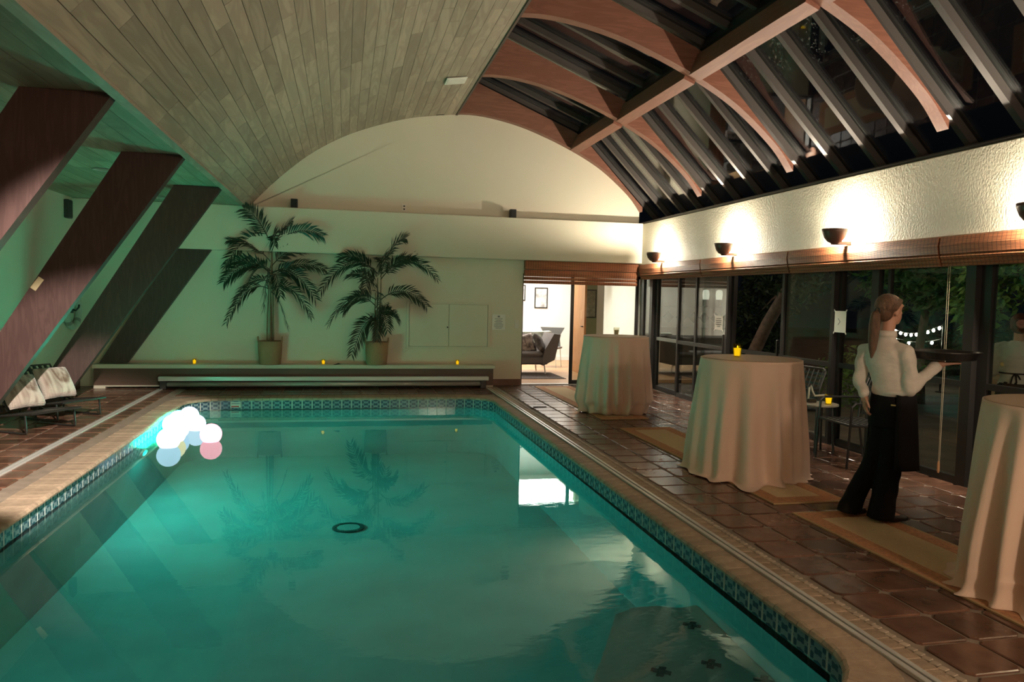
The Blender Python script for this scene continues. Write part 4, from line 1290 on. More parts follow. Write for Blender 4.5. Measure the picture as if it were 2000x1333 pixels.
# small wire trivet on the deck near the far corner of the pool
t = tag(empty('floor_bracket', (2.78, 10.66, .001)), 'small flat black metal bracket lying on the deck by the pool', 'bracket')
MB().box(-.13, .11, -.015, .015, .0, .014).build('bar', BLACK, t)
MB().box(-.13, -.10, -.10, -.015, .0, .012).build('arm', BLACK, t)

# ------------------------------------------------------------------ small terrace set by the glass doors
def strap_chair(loc, rz, lab):
    t = tag(empty('strap_chair', loc, rz), lab, 'chair', 'black metal strap chairs')
    w_ = .27; r = .012          # faces local +x
    for s in (-1, 1):
        MB().tube([(.27, s * w_, .0), (.25, s * w_, .44), (.24, s * w_, .60), (.20, s * w_, .635), (-.20, s * w_, .635)], r, 8).build('front_leg', IRON, t)
        MB().tube([(-.27, s * w_, .0), (-.20, s * w_, .42), (-.22, s * w_, .64), (-.30, s * w_, .84)], r, 8).build('rear_leg', IRON, t)
    MB().tube([(.25, -w_, .42), (.25, w_, .42), (-.21, w_, .40), (-.21, -w_, .40)], r, 8, closed=True).build('seat_frame', IRON, t)
    MB().tube([(-.30, -w_, .84), (-.325, -w_ + .06, .86), (-.325, w_ - .06, .86), (-.30, w_, .84)], r, 8).build('top_rail', IRON, t)
    for k in range(7):
        x = -.17 + k * .065
        MB().box(x - .014, x + .014, -w_, w_, .418, .424).build('seat_strap', STRAP, t)
        y = -w_ + .045 + k * .075
        MB().box(-.2, .24, y - .013, y + .013, .412, .418).build('seat_strap', STRAP, t)
        MB().tube([(-.205, y, .43), (-.225, y, .64), (-.305, y, .845)], .010, 6, flat=.5).build('back_strap', STRAP, t)
    for k in range(7):
        u = (k + .5) / 7; z = .45 + .38 * u
        x = -.208 - .02 * min(u * 2, 1) - .075 * max(0, u - .5) * 2
        MB().box(x - .003, x + .003, -w_, w_, z - .013, z + .013).build('back_strap', STRAP, t)
strap_chair((4.96, 7.80, 0), PI + .12, 'black strap armchair with grid back between middle table and glass')
strap_chair((5.06, 6.70, 0), PI - .05, 'black strap armchair partly hidden behind the standing server')
t = tag(empty('side_table', (5.0, 7.24, 0)), 'small round black side table between the two strap chairs', 'table')
MB().lathe([(.18, .505), (.195, .51), (.195, .525), (.18, .53)], 28).build('top', mat('pale_table_top', (.30, .26, .20), rough=.4), t)
for k in range(4):
    a = PI / 4 + k * PI / 2
    MB().tube([(.13 * math.cos(a), .13 * math.sin(a), .505), (.16 * math.cos(a), .16 * math.sin(a), .0)], .012, 8).build('leg', IRON, t)
candle((5.03, 7.13, .531), 1.25, 'yellow lit votive on the small side table behind server')
t = tag(empty('glass_tongs', (4.96, 7.30, .531)), 'pale curved utensil lying on the small side table', 'utensil')
PALE = mat('pale_handle', (.42, .42, .34), rough=.3)
MB().tube([(-.06, 0, .02), (-.05, 0, .16), (-.03, 0, .18), (-.01, 0, .12), (.02, 0, .07), (.14, -.02, .08), (.2, -.03, .04)], .011, 8).build('handle', PALE, t, smooth=True)
MB().cbox(-.07, .03, -.03, .03, .0, .04, .006).build('holder', BLACK, t)
# ------------------------------------------------------------------ living room beyond the far door
LWHITE = mat('living_white_wall', (.80, .79, .75), rough=.8)
OAKF = wood('living_oak_floor', (.42, .22, .09), (.52, .29, .13), 'x', rough=.3, rnd=.08, scale=6)
lf = st(MB().box(1.2, 7.0, 13.62, 18.9, -.3, -.002).build('floor_living', mat('subfloor', (.3, .18, .08), rough=.6)))
for k in range(18):
    y = 13.63 + k * .29
    for x0, x1 in ((1.2, 3.0 + .5 * (k % 3)), (3.003 + .5 * (k % 3), 5.2 + .4 * (k % 2)), (5.203 + .4 * (k % 2), 7.0)):
        MB().box(x0, x1, y, y + .286, -.0015, .004).build('plank', OAKF, lf)
st(MB().box(1.2, 7.0, 18.7, 18.9, -.1, 2.7).build('wall_living_back', LWHITE))
st(MB().box(1.0, 1.2, 13.62, 18.9, -.1, 2.7).build('wall_living_left', LWHITE))
st(MB().box(6.45, 6.6, 15.2, 18.7, -.1, 2.7).build('wall_living_right', LWHITE))
st(MB().box(1.0, 7.0, 13.62, 18.9, 2.6, 2.7).build('ceiling_living', LWHITE))
OLIVE = mat('olive_wall', (.24, .27, .15), rough=.8)
st(MB().box(5.02, 5.40, 15.9, 16.05, 0, 2.599).build('wall_partition', OLIVE))
st(MB().box(5.40, 5.56, 15.9, 16.05, 0, 2.599).build('trim_4', LWHITE))
st(MB().box(1.2, 6.44, 18.675, 18.699, .005, .10).build('baseboard_living', LWHITE))
t = tag(empty('wooden_door', (4.90, 15.55, .006)), 'open orange wood door edge inside the living room', 'door')
MB().cbox(-.022, .022, -.40, .40, .0, 2.05, .004).build('leaf', wood('orange_door', (.48, .19, .06), (.55, .24, .08), 'z', rough=.4, rnd=.02), t)
MB().tube([(-.05, -.33, 1.0), (-.05, -.25, 1.0)], .012, 8).tube([(-.022, -.33, 1.0), (-.05, -.33, 1.0)], .012, 8).build('handle', BLACK, t)
def picture(loc, w_, h_, lab, art, facing='y', mount=.022):
    t = tag(empty('framed_picture', loc), lab, 'picture')
    MB().box(-w_ / 2, w_ / 2, -mount, -.001, -h_ / 2, -h_ / 2 + .025).box(-w_ / 2, w_ / 2, -mount, -.001, h_ / 2 - .025, h_ / 2).box(-w_ / 2, -w_ / 2 + .025, -mount, -.001, -h_ / 2 + .025, h_ / 2 - .025).box(w_ / 2 - .025, w_ / 2, -mount, -.001, -h_ / 2 + .025, h_ / 2 - .025).build('frame', BLACK, t)
    MB().box(-w_ / 2 + .025, w_ / 2 - .025, -.012, -.002, -h_ / 2 + .025, h_ / 2 - .025).build('canvas', art, t)
ARTG = mat('grey_white_print', (.55, .55, .55), rough=.6, var=.8, vscale=5)
ARTR = mat('red_white_print', (.5, .30, .28), rough=.6, var=.8, vscale=6)
ARTM = mat('olive_relief_map', (.20, .20, .13), rough=.6, var=.35, vscale=14)
picture((4.86, 18.698, 1.58), .34, .52, 'black framed grey print above the sofa in living room', ARTG)
picture((4.30, 18.698, 1.70), .30, .40, 'small framed print left of the grey print, living room', ARTG)
picture((6.08, 18.698, 1.62), .34, .50, 'framed red and white print in the right living room bay', ARTR)
picture((5.21, 15.898, 1.48), .34, .62, 'dark framed relief map on the olive partition wall', ARTM)
# sofa
GREY = mat('grey_sofa_fabric', (.17, .155, .15), rough=.9, bump=.2, bscale=200)
t = tag(empty('sofa', (3.35, 15.55, .012)), 'grey fabric sofa with curved arm in the living room', 'sofa')
MB().cbox(-1.0, .78, -.42, .42, .20, .36, .03).build('seat_base', GREY, t)
MB().cbox(-.95, .66, -.44, .34, .36, .47, .04).build('seat_cushion', GREY, t)
MB().prism([(.66, .18), (.90, .30), (1.02, .82), (.88, .84), (.70, .52), (.64, .30)], 'y', -.44, .46).build('arm', GREY, t)
MB().cbox(-1.0, .80, .34, .52, .30, .80, .05).build('backrest', GREY, t)
for x, y in ((.7, -.36), (.7, .42), (-.9, -.36), (-.9, .42)):
    MB().tube([(x, y, .20), (x + .03, y, .0)], .013, 8).build('leg', ALU, t)
cushion((3.98, 15.30, .63), (-.5, .3, 1.0), 'black and white patterned cushion on the sofa arm', 8, (.40, .40, .14), mat('black_floral', (.10, .09, .085), rough=.9, var=.9, vscale=9))
cushion((3.68, 15.34, .63), (-.35, -.2, .2), 'floral black cushion on the sofa seat', 9, (.40, .40, .14), mat('white_floral', (.28, .24, .22), rough=.9, var=.9, vscale=11))
o = MB().loft([[(x, y, z + .02 * math.sin(x * 9)) for x, y, z in ((3.75, 15.95, .83), (4.12, 15.93, .86), (4.40, 15.95, .84), (4.38, 16.12, .85), (4.05, 16.12, .87), (3.72, 16.12, .85))],
              [(x, y, z) for x, y, z in ((3.75, 15.90, .60), (4.10, 15.86, .62), (4.36, 15.88, .66), (4.40, 16.16, .66), (4.05, 16.17, .66), (3.70, 16.17, .64))]]).build('throw_blanket', mat('green_white_throw', (.42, .45, .38), rough=.95, var=.5, vscale=14), None)
tag(o, 'pale green patterned throw over the sofa back', 'blanket')
t = tag(empty('accent_chair', (4.62, 16.9, .005), 2.6), 'grey bentwood chair on thin legs behind the sofa', 'chair')
MB().loft([[(-.24, -.22, .42), (.24, -.22, .44), (.24, .22, .44), (-.24, .22, .42)], [(-.25, -.23, .46), (.25, -.23, .47), (.25, .23, .47), (-.25, .23, .46)]]).build('seat', GREY, t)
MB().prism([(-.20, .46), (-.17, .70), (-.29, .90), (.29, .90), (.17, .70), (.20, .46)], 'y', -.25, -.215).build('backrest', mat('grey_shell', (.14, .15, .15), rough=.5), t)
for x, y in ((-.2, -.2), (.2, -.2), (-.2, .2), (.2, .2)):
    MB().tube([(x, y, .43), (x * 1.15, y * 1.15, .0)], .009, 8).build('leg', ALU, t)
t = tag(empty('cone_ornament', (4.05, 17.6, .005)), 'dark slim cone ornament on stand behind the sofa', 'ornament')
MB().lathe([(.10, .72), (.08, .80), (.015, 1.16), (.002, 1.18)], 16).build('cone', mat('cone_dark', (.05, .05, .06), rough=.5), t)
MB().lathe([(.2, .0), (.2, .02), (.02, .03), (.02, .69), (.16, .70), (.16, .72)], 20).build('stand', BLACK, t)
t = tag(empty('area_rug', (3.3, 15.1, .0045)), 'dark patterned rug under the living room sofa', 'rug')
MB().box(-1.3, .98, -.75, .45, .0, .007).build('pile', mat('dark_rug', (.09, .075, .07), rough=.95, var=.6, vscale=20), t)
t = tag(empty('roman_blind', (5.98, 17.9, 2.05)), 'white folded roman blind in the right living room bay', 'blind')
MB().cbox(-.25, .25, -.04, .04, -.28, .549, .01).build('fabric', LWHITE, t)
for k in range(3): MB().cbox(-.255, .255, -.05, .05, -.28 + k * .09, -.22 + k * .09, .01).build('fold', LWHITE, t)
l = add_light('AREA', 'living_ceiling_lamp', (3.9, 16.9, 2.55), LIVING_W, (1.0, .95, .86), None, shape='RECTANGLE', size=2.6, size_y=2.2)
t = tag(empty('ceiling_panel_light', (3.9, 16.9, 2.56)), 'large flat panel light on the living room ceiling, out of frame', 'ceiling light')
MB().box(-1.3, 1.3, -1.1, 1.1, .002, .035).build('panel_frame', LWHITE, t)

# ------------------------------------------------------------------ terrace outside the glass
GND = mat('terrace_paving', (.16, .13, .10), rough=.8, var=.3, vscale=2)
st(MB().box(5.75, 40, -8, 13.6, -.35, -.03).build('terrace_floor', GND))
st(MB().box(7.0, 40, 13.6, 45, -.35, -.03).build('terrace_floor_far', GND))
EXT = mat('exterior_stucco', (.50, .48, .42), rough=.85)
DARKE = mat('exterior_dark', (.06, .05, .04), rough=.7)
t = tag(empty('house_wing', (7.0, 17.0, -.03)), 'white stucco house wing with diamond tiles beyond the terrace', 'building')
MB().box(.2, 2.35, .0, .3, .98, 1.48).build('parapet', EXT, t)
MB().box(.2, 2.35, .02, .3, .0, .98).build('lower_wall', mat('wing_lower', (.14, .11, .08), rough=.8), t)
MB().box(.2, 2.35, .3, .5, 1.2, 3.2).build('upper_wall', EXT, t)
MB().box(.2, 2.5, -.3, .9, 3.2, 3.35).build('eave', DARKE, t)
for x in (.57, .90, 1.23, 1.50, 1.79, 2.1):
    MB().box(-.095, .095, -.012, .0, -.095, .095, Matrix.Translation((x, 0, 1.22)) @ Matrix.Rotation(PI / 4, 4, 'Y')).build('diamond_tile', mat('diamond_slate', (.09, .10, .09), rough=.6), t)
LAMPW = emission('porch_glow', (1.0, .92, .75), 0.7)
for x, lab in ((8.60, 'left lantern standing on the white parapet outside'), (8.95, 'right lantern standing on the white parapet outside')):
    q = tag(empty('porch_lantern', (x, 17.15, 1.451)), lab, 'lantern')
    MB().lathe([(.05, 0), (.07, .03), (.07, .16), (.09, .18)], 12).build('stand', BLACK, q)
    MB().lathe([(.07, .18), (.085, .3), (.07, .40), (.02, .42)], 14).build('shade', LAMPW, q)
# unseen wall lamp added above the shades to light trees and terrace
t = tag(empty('added_terrace_lamp', (5.70, 8.9, 2.75)), 'added outdoor wall lamp lighting the terrace, unseen above shades', 'lamp')
MB().cbox(-.138, -.03, -.06, .06, -.08, .08, .01).build('bracket', BLACK, t)
MB().lathe([(.03, -.08), (.06, .05), (.03, .08)], 14).build('shade', BLACK, t)
add_light('POINT', 'added_terrace_bulb', (.12, 0, -.12), 70.0, (1.0, .82, .58), t, shadow_soft_size=.05)
MB().ellipsoid((.12, 0, -.12), (.035, .035, .045), nu=14, nv=8).build('bulb', emission('added_bulb_glow', (1, .8, .5), 8), t, smooth=True)
MB().tube([(-.02, 0, .06), (.12, 0, .06), (.12, 0, -.08)], .01, 8).build('arm', BLACK, t)

BARK = mat('tree_bark', (.24, .17, .13), rough=.9, var=.35, vscale=9, bump=.6, bscale=20)
def leaf_tree(name, loc, trunk, lobes, lab, col, nleaf, lsize, seed, cat='tree'):
    rnd = random.Random(seed)
    t = tag(empty(name, loc), lab, cat)
    if trunk:
        MB().tube(trunk[0], trunk[1], 9).build('trunk', BARK, t, smooth=True)
        for k in range(4):
            c, r = lobes[k % len(lobes)]
            p = trunk[0][-2]
            MB().tube([p, ((p[0] + c[0]) / 2, (p[1] + c[1]) / 2, (p[2] + c[2]) / 2 + .1), (c[0] + rnd.uniform(-.1, .1), c[1] + rnd.uniform(-.1, .1), c[2])], [.03, .02, .008], 6).build('branch', BARK, t)
    V = []; F = []
    for _ in range(nleaf):
        c, r = rnd.choice(lobes)
        while True:
            u = Vector((rnd.uniform(-1, 1), rnd.uniform(-1, 1), rnd.uniform(-1, 1)))
            if u.length < 1: break
        p = Vector(c) + Vector((u.x * r[0], u.y * r[1], u.z * r[2]))
        d = Vector((rnd.uniform(-1, 1), rnd.uniform(-1, 1), rnd.uniform(-.9, .3))).normalized()
        s = d.cross(Vector((rnd.uniform(-1, 1), rnd.uniform(-1, 1), rnd.uniform(-1, 1)))).normalized()
        ls = lsize * rnd.uniform(.6, 1.3); b = len(V)
        V += [p, p + d * ls * .5 + s * ls * .18, p + d * ls, p + d * ls * .5 - s * ls * .18]
        F.append((b, b + 1, b + 2, b + 3))
    me = bpy.data.meshes.new('foliage'); me.from_pydata([tuple(v) for v in V], [], F); me.materials.append(col)
    link('foliage', me, t)['kind'] = 'stuff'
G1 = mat('leaf_bright_green', (.14, .27, .05), rough=.6, var=.3, vscale=6)
G2 = mat('leaf_mid_green', (.07, .19, .045), rough=.6, var=.3, vscale=6)
G3 = mat('leaf_dark_green', (.03, .06, .022), rough=.6, var=.3, vscale=6)
leaf_tree('leaning_tree', (8.0, 13.9, -.03), ([(0, 0, 0), (.02, -.05, .6), (.15, -.3, 1.2), (.35, -.65, 1.9), (.5, -.9, 2.8)], [.16, .13, .12, .11, .08]),
          [((.5, -.7, 2.6), (1.2, 1.2, .9)), ((.9, .5, 2.2), (.8, .9, .9)), ((.6, .8, 1.3), (.6, .6, .9))], 'dark tree with a leaning pale trunk beyond the glass', G3, 3500, .16, 21)
leaf_tree('feathery_tree', (9.4, 10.9, -.03), ([(0, 0, 0), (0, .05, 1.0), (.1, 0, 2.0), (.1, 0, 2.8)], [.09, .07, .06, .04]),
          [((-.3, .0, 2.1), (.75, .9, .55)), ((.2, .5, 2.6), (.9, .9, .5)), ((-.1, -.5, 2.0), (.5, .6, .45))], 'bright green feathery tree above the string lights outside', G2, 4200, .15, 22)
leaf_tree('maple_tree', (8.3, 7.6, -.03), ([(0, 0, 0), (.05, .05, 1.2), (0, 0, 2.2), (0, 0, 2.6)], [.08, .07, .05, .03]),
          [((-.2, .35, 2.05), (.6, .75, .45)), ((-.1, -.3, 2.2), (.6, .7, .5)), ((-.3, .75, 1.65), (.25, .3, .35))], 'green maple hanging over the outdoor server', G1, 3600, .12, 23)
leaf_tree('garden_shrub', (7.9, 10.6, -.03), None, [((0, 0, .45), (.45, .8, .55)), ((.1, -.7, .6), (.4, .5, .6))], 'yellow green garden shrub outside behind the arrow sheet', G1, 2200, .10, 24, 'shrub')
leaf_tree('hedge', (13.5, 12.5, -.03), None, [((0, 0, .7), (.7, 4.5, .75)), ((0, -5, .9), (.7, 2.5, .9))], 'dark hedge at the far side of the terrace', G3, 5200, .20, 25, 'hedge')
# string lights
BULBG = emission('string_bulb', (1.0, .92, .72), 40.0)
poles = [((11.0, 13.75, -.03), 'slim pole at the far end of the string lights'), ((11.0, 12.25, -.03), 'slim pole at the near end of the string lights')]
for p, lab in poles:
    q = tag(empty('light_pole', p), lab, 'pole')
    MB().tube([(0, 0, 0), (0, 0, 1.28)], .015, 8).build('shaft', BLACK, q)
    MB().lathe([(.08, 0), (.08, .02), (.015, .03)], 14).build('foot', BLACK, q)
t = tag(empty('string_lights', (11.0, 13.0, 1.05)), 'string of small warm white bulbs sagging across the terrace', 'string lights')
line = [(0, .73 - 1.46 * k / 20, .17 - .18 * math.sin(PI * (k / 20) ** .8) + (0.02 * k / 20)) for k in range(21)]
MB().tube(line, .006, 5).build('wire', BLACK, t)
bm_ = MB().ellipsoid((0, 0, -.035), (.026, .026, .034), nu=10, nv=7).mesh('bulb', BULBG, True)
for k in range(1, 20, 2):
    link('bulb', bm_, t, line[k])
t = tag(empty('string_lights', (11.0, 13.0, .88)), 'second shorter string of bulbs just below the first', 'string lights')
line = [(0, .73 - 1.46 * k / 12, .10 - .10 * math.sin(PI * k / 12)) for k in range(13)]
MB().tube(line, .006, 5).build('wire', BLACK, t)
for k in (2, 5, 10): link('bulb', bm_, t, line[k])
# outdoor bar where the second server stands
t = tag(empty('bar_counter', (7.35, 7.0, -.03)), 'tan plywood bar counter on the terrace before the second server', 'counter')
MB().cbox(-.25, .25, -.9, .62, .0, .98, .01).build('body', mat('plywood_tan', (.42, .25, .13), rough=.6, var=.1), t)
MB().cbox(-.30, .30, -.95, .67, .98, 1.03, .008).build('worktop', mat('counter_top', (.22, .13, .07), rough=.4), t)
# ------------------------------------------------------------------ people
SKIN = mat('skin', (.50, .27, .19), rough=.5, var=.06, vscale=12)
SHIRT = mat('white_shirt', (.70, .65, .59), rough=.85, var=.05, vscale=20, bump=.25, bscale=28, stretch=(1, 1, 1.8))
TROUS = mat('black_trousers', (.010, .010, .011), rough=.9, spec=.1)
APRON = mat('black_apron', (.014, .013, .014), rough=.9, spec=.1)
SHOE = mat('black_shoe', (.012, .011, .011), rough=.35)
HAIR = mat('light_brown_hair', (.115, .058, .030), rough=.5, var=.4, vscale=30, stretch=(4, 4, .5), bump=.5, bscale=60)
HAIRR = mat('auburn_hair', (.14, .035, .02), rough=.55, var=.4, vscale=25, bump=.5, bscale=50)

def ell_ring(c, rx, ry, ang, n=20):
    ca, sa = math.cos(ang), math.sin(ang)
    return [(c[0] + rx * math.cos(a) * ca - ry * math.sin(a) * sa, c[1] + rx * math.cos(a) * sa + ry * math.sin(a) * ca, c[2]) for a in [2 * PI * k / n for k in range(n)]]

def head_parts(mb, c, yaw, s=1.0):
    """skull, jaw, nose, ears; yaw = direction of the face in the local xy plane"""
    f_ = Vector((math.cos(yaw), math.sin(yaw), 0)); l_ = Vector((-f_.y, f_.x, 0)); c = Vector(c)
    R = Matrix.Rotation(yaw, 4, 'Z')
    mb.ellipsoid(c + f_ * -.008 + Vector((0, 0, .022)), (.096 * s, .075 * s, .092 * s), R)
    mb.ellipsoid(c + f_ * .025 + Vector((0, 0, -.045)), (.066 * s, .056 * s, .072 * s), R)
    mb.ellipsoid(c + f_ * .052 + Vector((0, 0, -.088)), (.030, .030, .022), R)                 # chin
    capsule(mb, c + f_ * .083 + Vector((0, 0, .012)), c + f_ * .098 + Vector((0, 0, -.024)), .008, .011)   # nose
    mb.ellipsoid(c + f_ * .086 + Vector((0, 0, -.058)), (.012, .022, .008), R)                 # lips
    mb.ellipsoid(c + f_ * .080 + Vector((0, 0, .030)), (.016, .05, .012), R)                   # brow
    for sd in (-1, 1):
        mb.ellipsoid(c + l_ * sd * .074 + f_ * -.004 + Vector((0, 0, -.018)), (.018, .009, .032), Matrix.Rotation(yaw + sd * .3, 4, 'Z'))

def fingers(mb, base, dirv, up, side, s=1.0, curl=.5, thumb=1):
    """palm and five fingers; dirv points to the finger tips, up = back of the hand, side = thumb side"""
    base = Vector(base); d = Vector(dirv).normalized(); u = Vector(up).normalized(); sd = Vector(side).normalized()
    capsule(mb, base, base + d * .03, .024 * s, .028 * s)
    for k in (-1.2, -.4, .4, 1.2):
        capsule(mb, base + d * .02 + sd * k * .012, base + d * .085 + sd * k * .019, .014, .012, 10)
    for k, L in ((1.2, .064), (.4, .074), (-.4, .070), (-1.2, .056)):
        p = base + d * .085 + sd * k * .019
        a = d; pts = [p]; rr = [.0095]
        for j, seg in enumerate((.45, .32, .23)):
            ang = curl * (j + .6) * .6
            dv = (d * math.cos(ang) - u * math.sin(ang)).normalized()
            p = p + dv * L * seg; pts.append(p); rr.append(.0092 - .0008 * j)
        chain(mb, pts, rr, 8)
    p = base + d * .02 + sd * .024
    chain(mb, [p, p + (d * .6 + sd * .8).normalized() * .038, p + (d * .6 + sd * .8).normalized() * .038 + (d * .9 + sd * .25 - u * curl * .4).normalized() * .042], [.014, .011, .009], 8)

# ---- the server with the tray.  local: x = image right, y = away from camera, z up
SV = empty('person', (3.84, 4.86, .018), math.radians(-38.3))
tag(SV, 'server in white shirt, black trousers and apron holding a black tray', 'person')
fwd = Vector((.55, .83, 0)); rgt = Vector((.83, -.55, 0)); tang = math.atan2(rgt.y, rgt.x)
HC = (.048, .02, 1.548); HYAW = math.radians(42)
body = MB()
head_parts(body, HC, HYAW)
chain(body, [(.03, .0, 1.28), (.035, .008, 1.38), (.045, .018, 1.47)], [.062, .050, .050])
rings = [((.085, .0, .86), .15, .105), ((.09, .0, .78), .165, .12), ((.075, .0, .98), .12, .09), ((.05, .0, 1.12), .135, .095), ((.03, .0, 1.25), .145, .085), ((.03, .0, 1.30), .09, .06)]
rings = sorted(rings, key=lambda q: q[0][2])
body.loft([ell_ring(c, a, b, tang) for c, a, b in rings])
RS, RE, RW = (.165, -.09, 1.245), (.20, -.12, .985), (.352, -.03, 1.150)
LS, LE, LW = (-.105, .085, 1.235), (-.135, .04, 1.00), (-.098, -.05, .925)
chain(body, [RS, RE, RW], [.038, .030, .025]); chain(body, [LS, LE, LW], [.036, .028, .024])
fingers(body, (.362, -.025, 1.168), (.93, .28, .12), (0, 0, -1), (-.28, .93, 0), 1.0, -.12)
fingers(body, (-.093, -.037, .915), (.10, .02, -1), (-.8, -.3, 0), (.3, -.9, 0), 1.0, .55)
# legs inside the trousers, bare insteps
RH, RK, RA = (.125, -.03, .84), (.115, -.02, .45), (.085, .0, .07)
LH, LK, LA = (.05, .05, .84), (.0, .05, .45), (-.145, .05, .09)
chain(body, [RH, RK, RA], [.09, .06, .038]); chain(body, [LH, LK, LA], [.09, .06, .038])
chain(body, [RA, (.14, .005, .035), (.20, .015, .025)], [.036, .03, .022])
chain(body, [LA, (-.13, .05, .04), (-.09, .07, .025)], [.036, .03, .022])
remeshed(body, 'body', SKIN, .0062, SV, 3)

sh = MB()
rs = [((.095, .0, .915), .140, .110), ((.088, .0, .95), .146, .116), ((.078, -.005, 1.0), .134, .110), ((.064, -.005, 1.06), .132, .108), ((.048, -.003, 1.13), .142, .108),
      ((.035, .0, 1.20), .156, .104), ((.03, .0, 1.26), .150, .088), ((.03, .003, 1.305), .108, .074), ((.033, .006, 1.345), .070, .060), ((.036, .008, 1.375), .058, .056)]
sh.loft([ell_ring(c, a, b, tang, 24) for c, a, b in rs])
chain(sh, [(.115, -.06, 1.262), RS, (.19, -.11, 1.12), RE], [.052, .058, .054, .050])
chain(sh, [RE, (.27, -.08, 1.065), (.325, -.045, 1.122)], [.050, .043, .037])
chain(sh, [(.318, -.05, 1.115), (.352, -.03, 1.152)], [.038, .044])
chain(sh, [(-.05, .05, 1.258), LS, (-.122, .07, 1.12), LE], [.052, .056, .050, .045])
chain(sh, [LE, (-.112, .01, .962)], [.045, .040]); chain(sh, [(-.112, .01, .965), (-.098, -.045, .930)], [.040, .039])
# blouse folding over the waistband
sh.ellipsoid((.10, -.05, .955), (.13, .09, .035), Matrix.Rotation(tang, 4, 'Z'))
sh.ellipsoid((.095, -.088, .935), (.045, .03, .03), Matrix.Rotation(tang, 4, 'Z'))
remeshed(sh, 'shirt', SHIRT, .009, SV, 3, wrinkle=.0022)
collar = MB()
collar.loft([ell_ring((.034, .006, 1.350), .072, .066, tang), ell_ring((.039, .010, 1.395), .062, .060, tang), ell_ring((.039, .010, 1.395), .057, .055, tang), ell_ring((.034, .006, 1.350), .062, .058, tang)])
collar.build('collar', SHIRT, SV, smooth=True)

tr = MB()
tr.loft([ell_ring((.09, .0, .70), .165, .130, tang, 24), ell_ring((.095, .0, .80), .165, .128, tang, 24), ell_ring((.09, .0, .90), .150, .115, tang, 24), ell_ring((.088, .0, .935), .145, .11, tang, 24)])
def leg(mb, ps):
    mb.loft([ell_ring(c, a, b, g, 20) for c, a, b, g in ps])
leg(tr, [((.06, .045, .012), .0, .0, 0)][:0] or [((.052, -.01, .014), .096, .10, .2), ((.064, -.01, .12), .088, .09, .2), ((.10, -.015, .42), .080, .088, .2), ((.118, -.02, .62), .096, .105, .2), ((.13, -.02, .78), .10, .11, .2)])
leg(tr, [((-.165, .05, .02), .088, .085, .5), ((-.130, .05, .13), .080, .08, .4), ((-.015, .05, .42), .070, .08, .2), ((.035, .04, .62), .088, .10, .1), ((.055, .04, .78), .10, .11, 0)])
remeshed(tr, 'trousers', TROUS, .010, SV, 3, wrinkle=.0018)

ap = MB()   # long apron wrapped round the front and right hip
cols = 18; V = []; F = []
zs = [.955, .93, .85, .75, .65, .55, .47, .405]
for i, z in enumerate(zs):
    u = (.955 - z) / .55
    for j in range(cols + 1):
        a = tang - .95 + (PI + 1.15) * j / cols
        rx = .158 + .028 * u + .006 * math.sin(j * 1.7) * u; ry = .124 + .045 * u
        if i < 2: rx -= .004; ry -= .004
        c = Vector((.095 + .012 * u, .0, z))
        ca, sa = math.cos(tang), math.sin(tang); b = a - tang
        for t_ in (0, .006):
            x = (rx + t_) * math.cos(b); y = (ry + t_) * math.sin(b)
            V.append((c.x + x * ca - y * sa, c.y + x * sa + y * ca, z))
W2 = (cols + 1) * 2
for i in range(len(zs) - 1):
    for j in range(cols):
        a = i * W2 + j * 2; b = a + 2; c = a + W2; d_ = c + 2
        F += [(a, b, d_, c), (a + 1, c + 1, d_ + 1, b + 1)]
    a = i * W2; F.append((a, a + W2, a + W2 + 1, a + 1)); a = i * W2 + cols * 2; F.append((a, a + 1, a + W2 + 1, a + W2))
for j in range(cols):
    a = j * 2; F.append((a, a + 1, a + 3, a + 2)); a = (len(zs) - 1) * W2 + j * 2; F.append((a, a + 2, a + 3, a + 1))
ap.add(V, F).build('apron', APRON, SV, smooth=True)
MB().cbox(-.016, .016, -.002, .002, -.005, .005, .001, Matrix.Translation((.098, -.142, .868)) @ Matrix.Rotation(-.3, 4, 'Z')).build('pocket_label', mat('brass_label', (.5, .4, .15), rough=.4), SV)

for nm, toe, heel in (('r', (.215, .02, .026), (.06, -.02, .03)), ('l', (-.06, .09, .024), (-.17, .04, .035))):
    s_ = MB(); chain(s_, [heel, ((heel[0] + toe[0]) / 2, (heel[1] + toe[1]) / 2, .024), toe], [.030, .033, .024])
    s_.box(-.01, .01, -.01, .01, 0, .02, Matrix.Translation((heel[0], heel[1], .0)))
    remeshed(s_, 'shoe', SHOE, .007, SV, 2)

hr = MB()
f_ = Vector((math.cos(HYAW), math.sin(HYAW), 0)); l_ = Vector((-f_.y, f_.x, 0)); hc = Vector(HC)
Rh = Matrix.Rotation(HYAW, 4, 'Z')
hr.ellipsoid(hc + f_ * -.026 + Vector((0, 0, .030)), (.092, .081, .088), Rh)
hr.ellipsoid(hc + f_ * -.050 + Vector((0, 0, -.02)), (.058, .066, .07), Rh)
for sd in (-1, 1): chain(hr, [hc + f_ * .032 + l_ * sd * .056 + Vector((0, 0, .062)), hc + f_ * -.03 + l_ * sd * .072 + Vector((0, 0, .01)), hc + f_ * -.095 + Vector((0, 0, -.005))], [.022, .026, .026])
tie = hc + f_ * -.108 + Vector((0, 0, -.015))
remeshed(hr, 'hair', HAIR, .0065, SV, 2)
pt = MB()
chain(pt, [tie + f_ * .015, tie + f_ * -.018 + Vector((0, 0, -.03)), tie + f_ * -.022 + Vector((0, 0, -.10)), tie + f_ * -.010 + Vector((-.012, -.03, -.19)), tie + Vector((-.022, -.055, -.27)), tie + Vector((-.026, -.062, -.335))], [.020, .034, .040, .036, .027, .008])
remeshed(pt, 'ponytail', HAIR, .006, SV, 2)
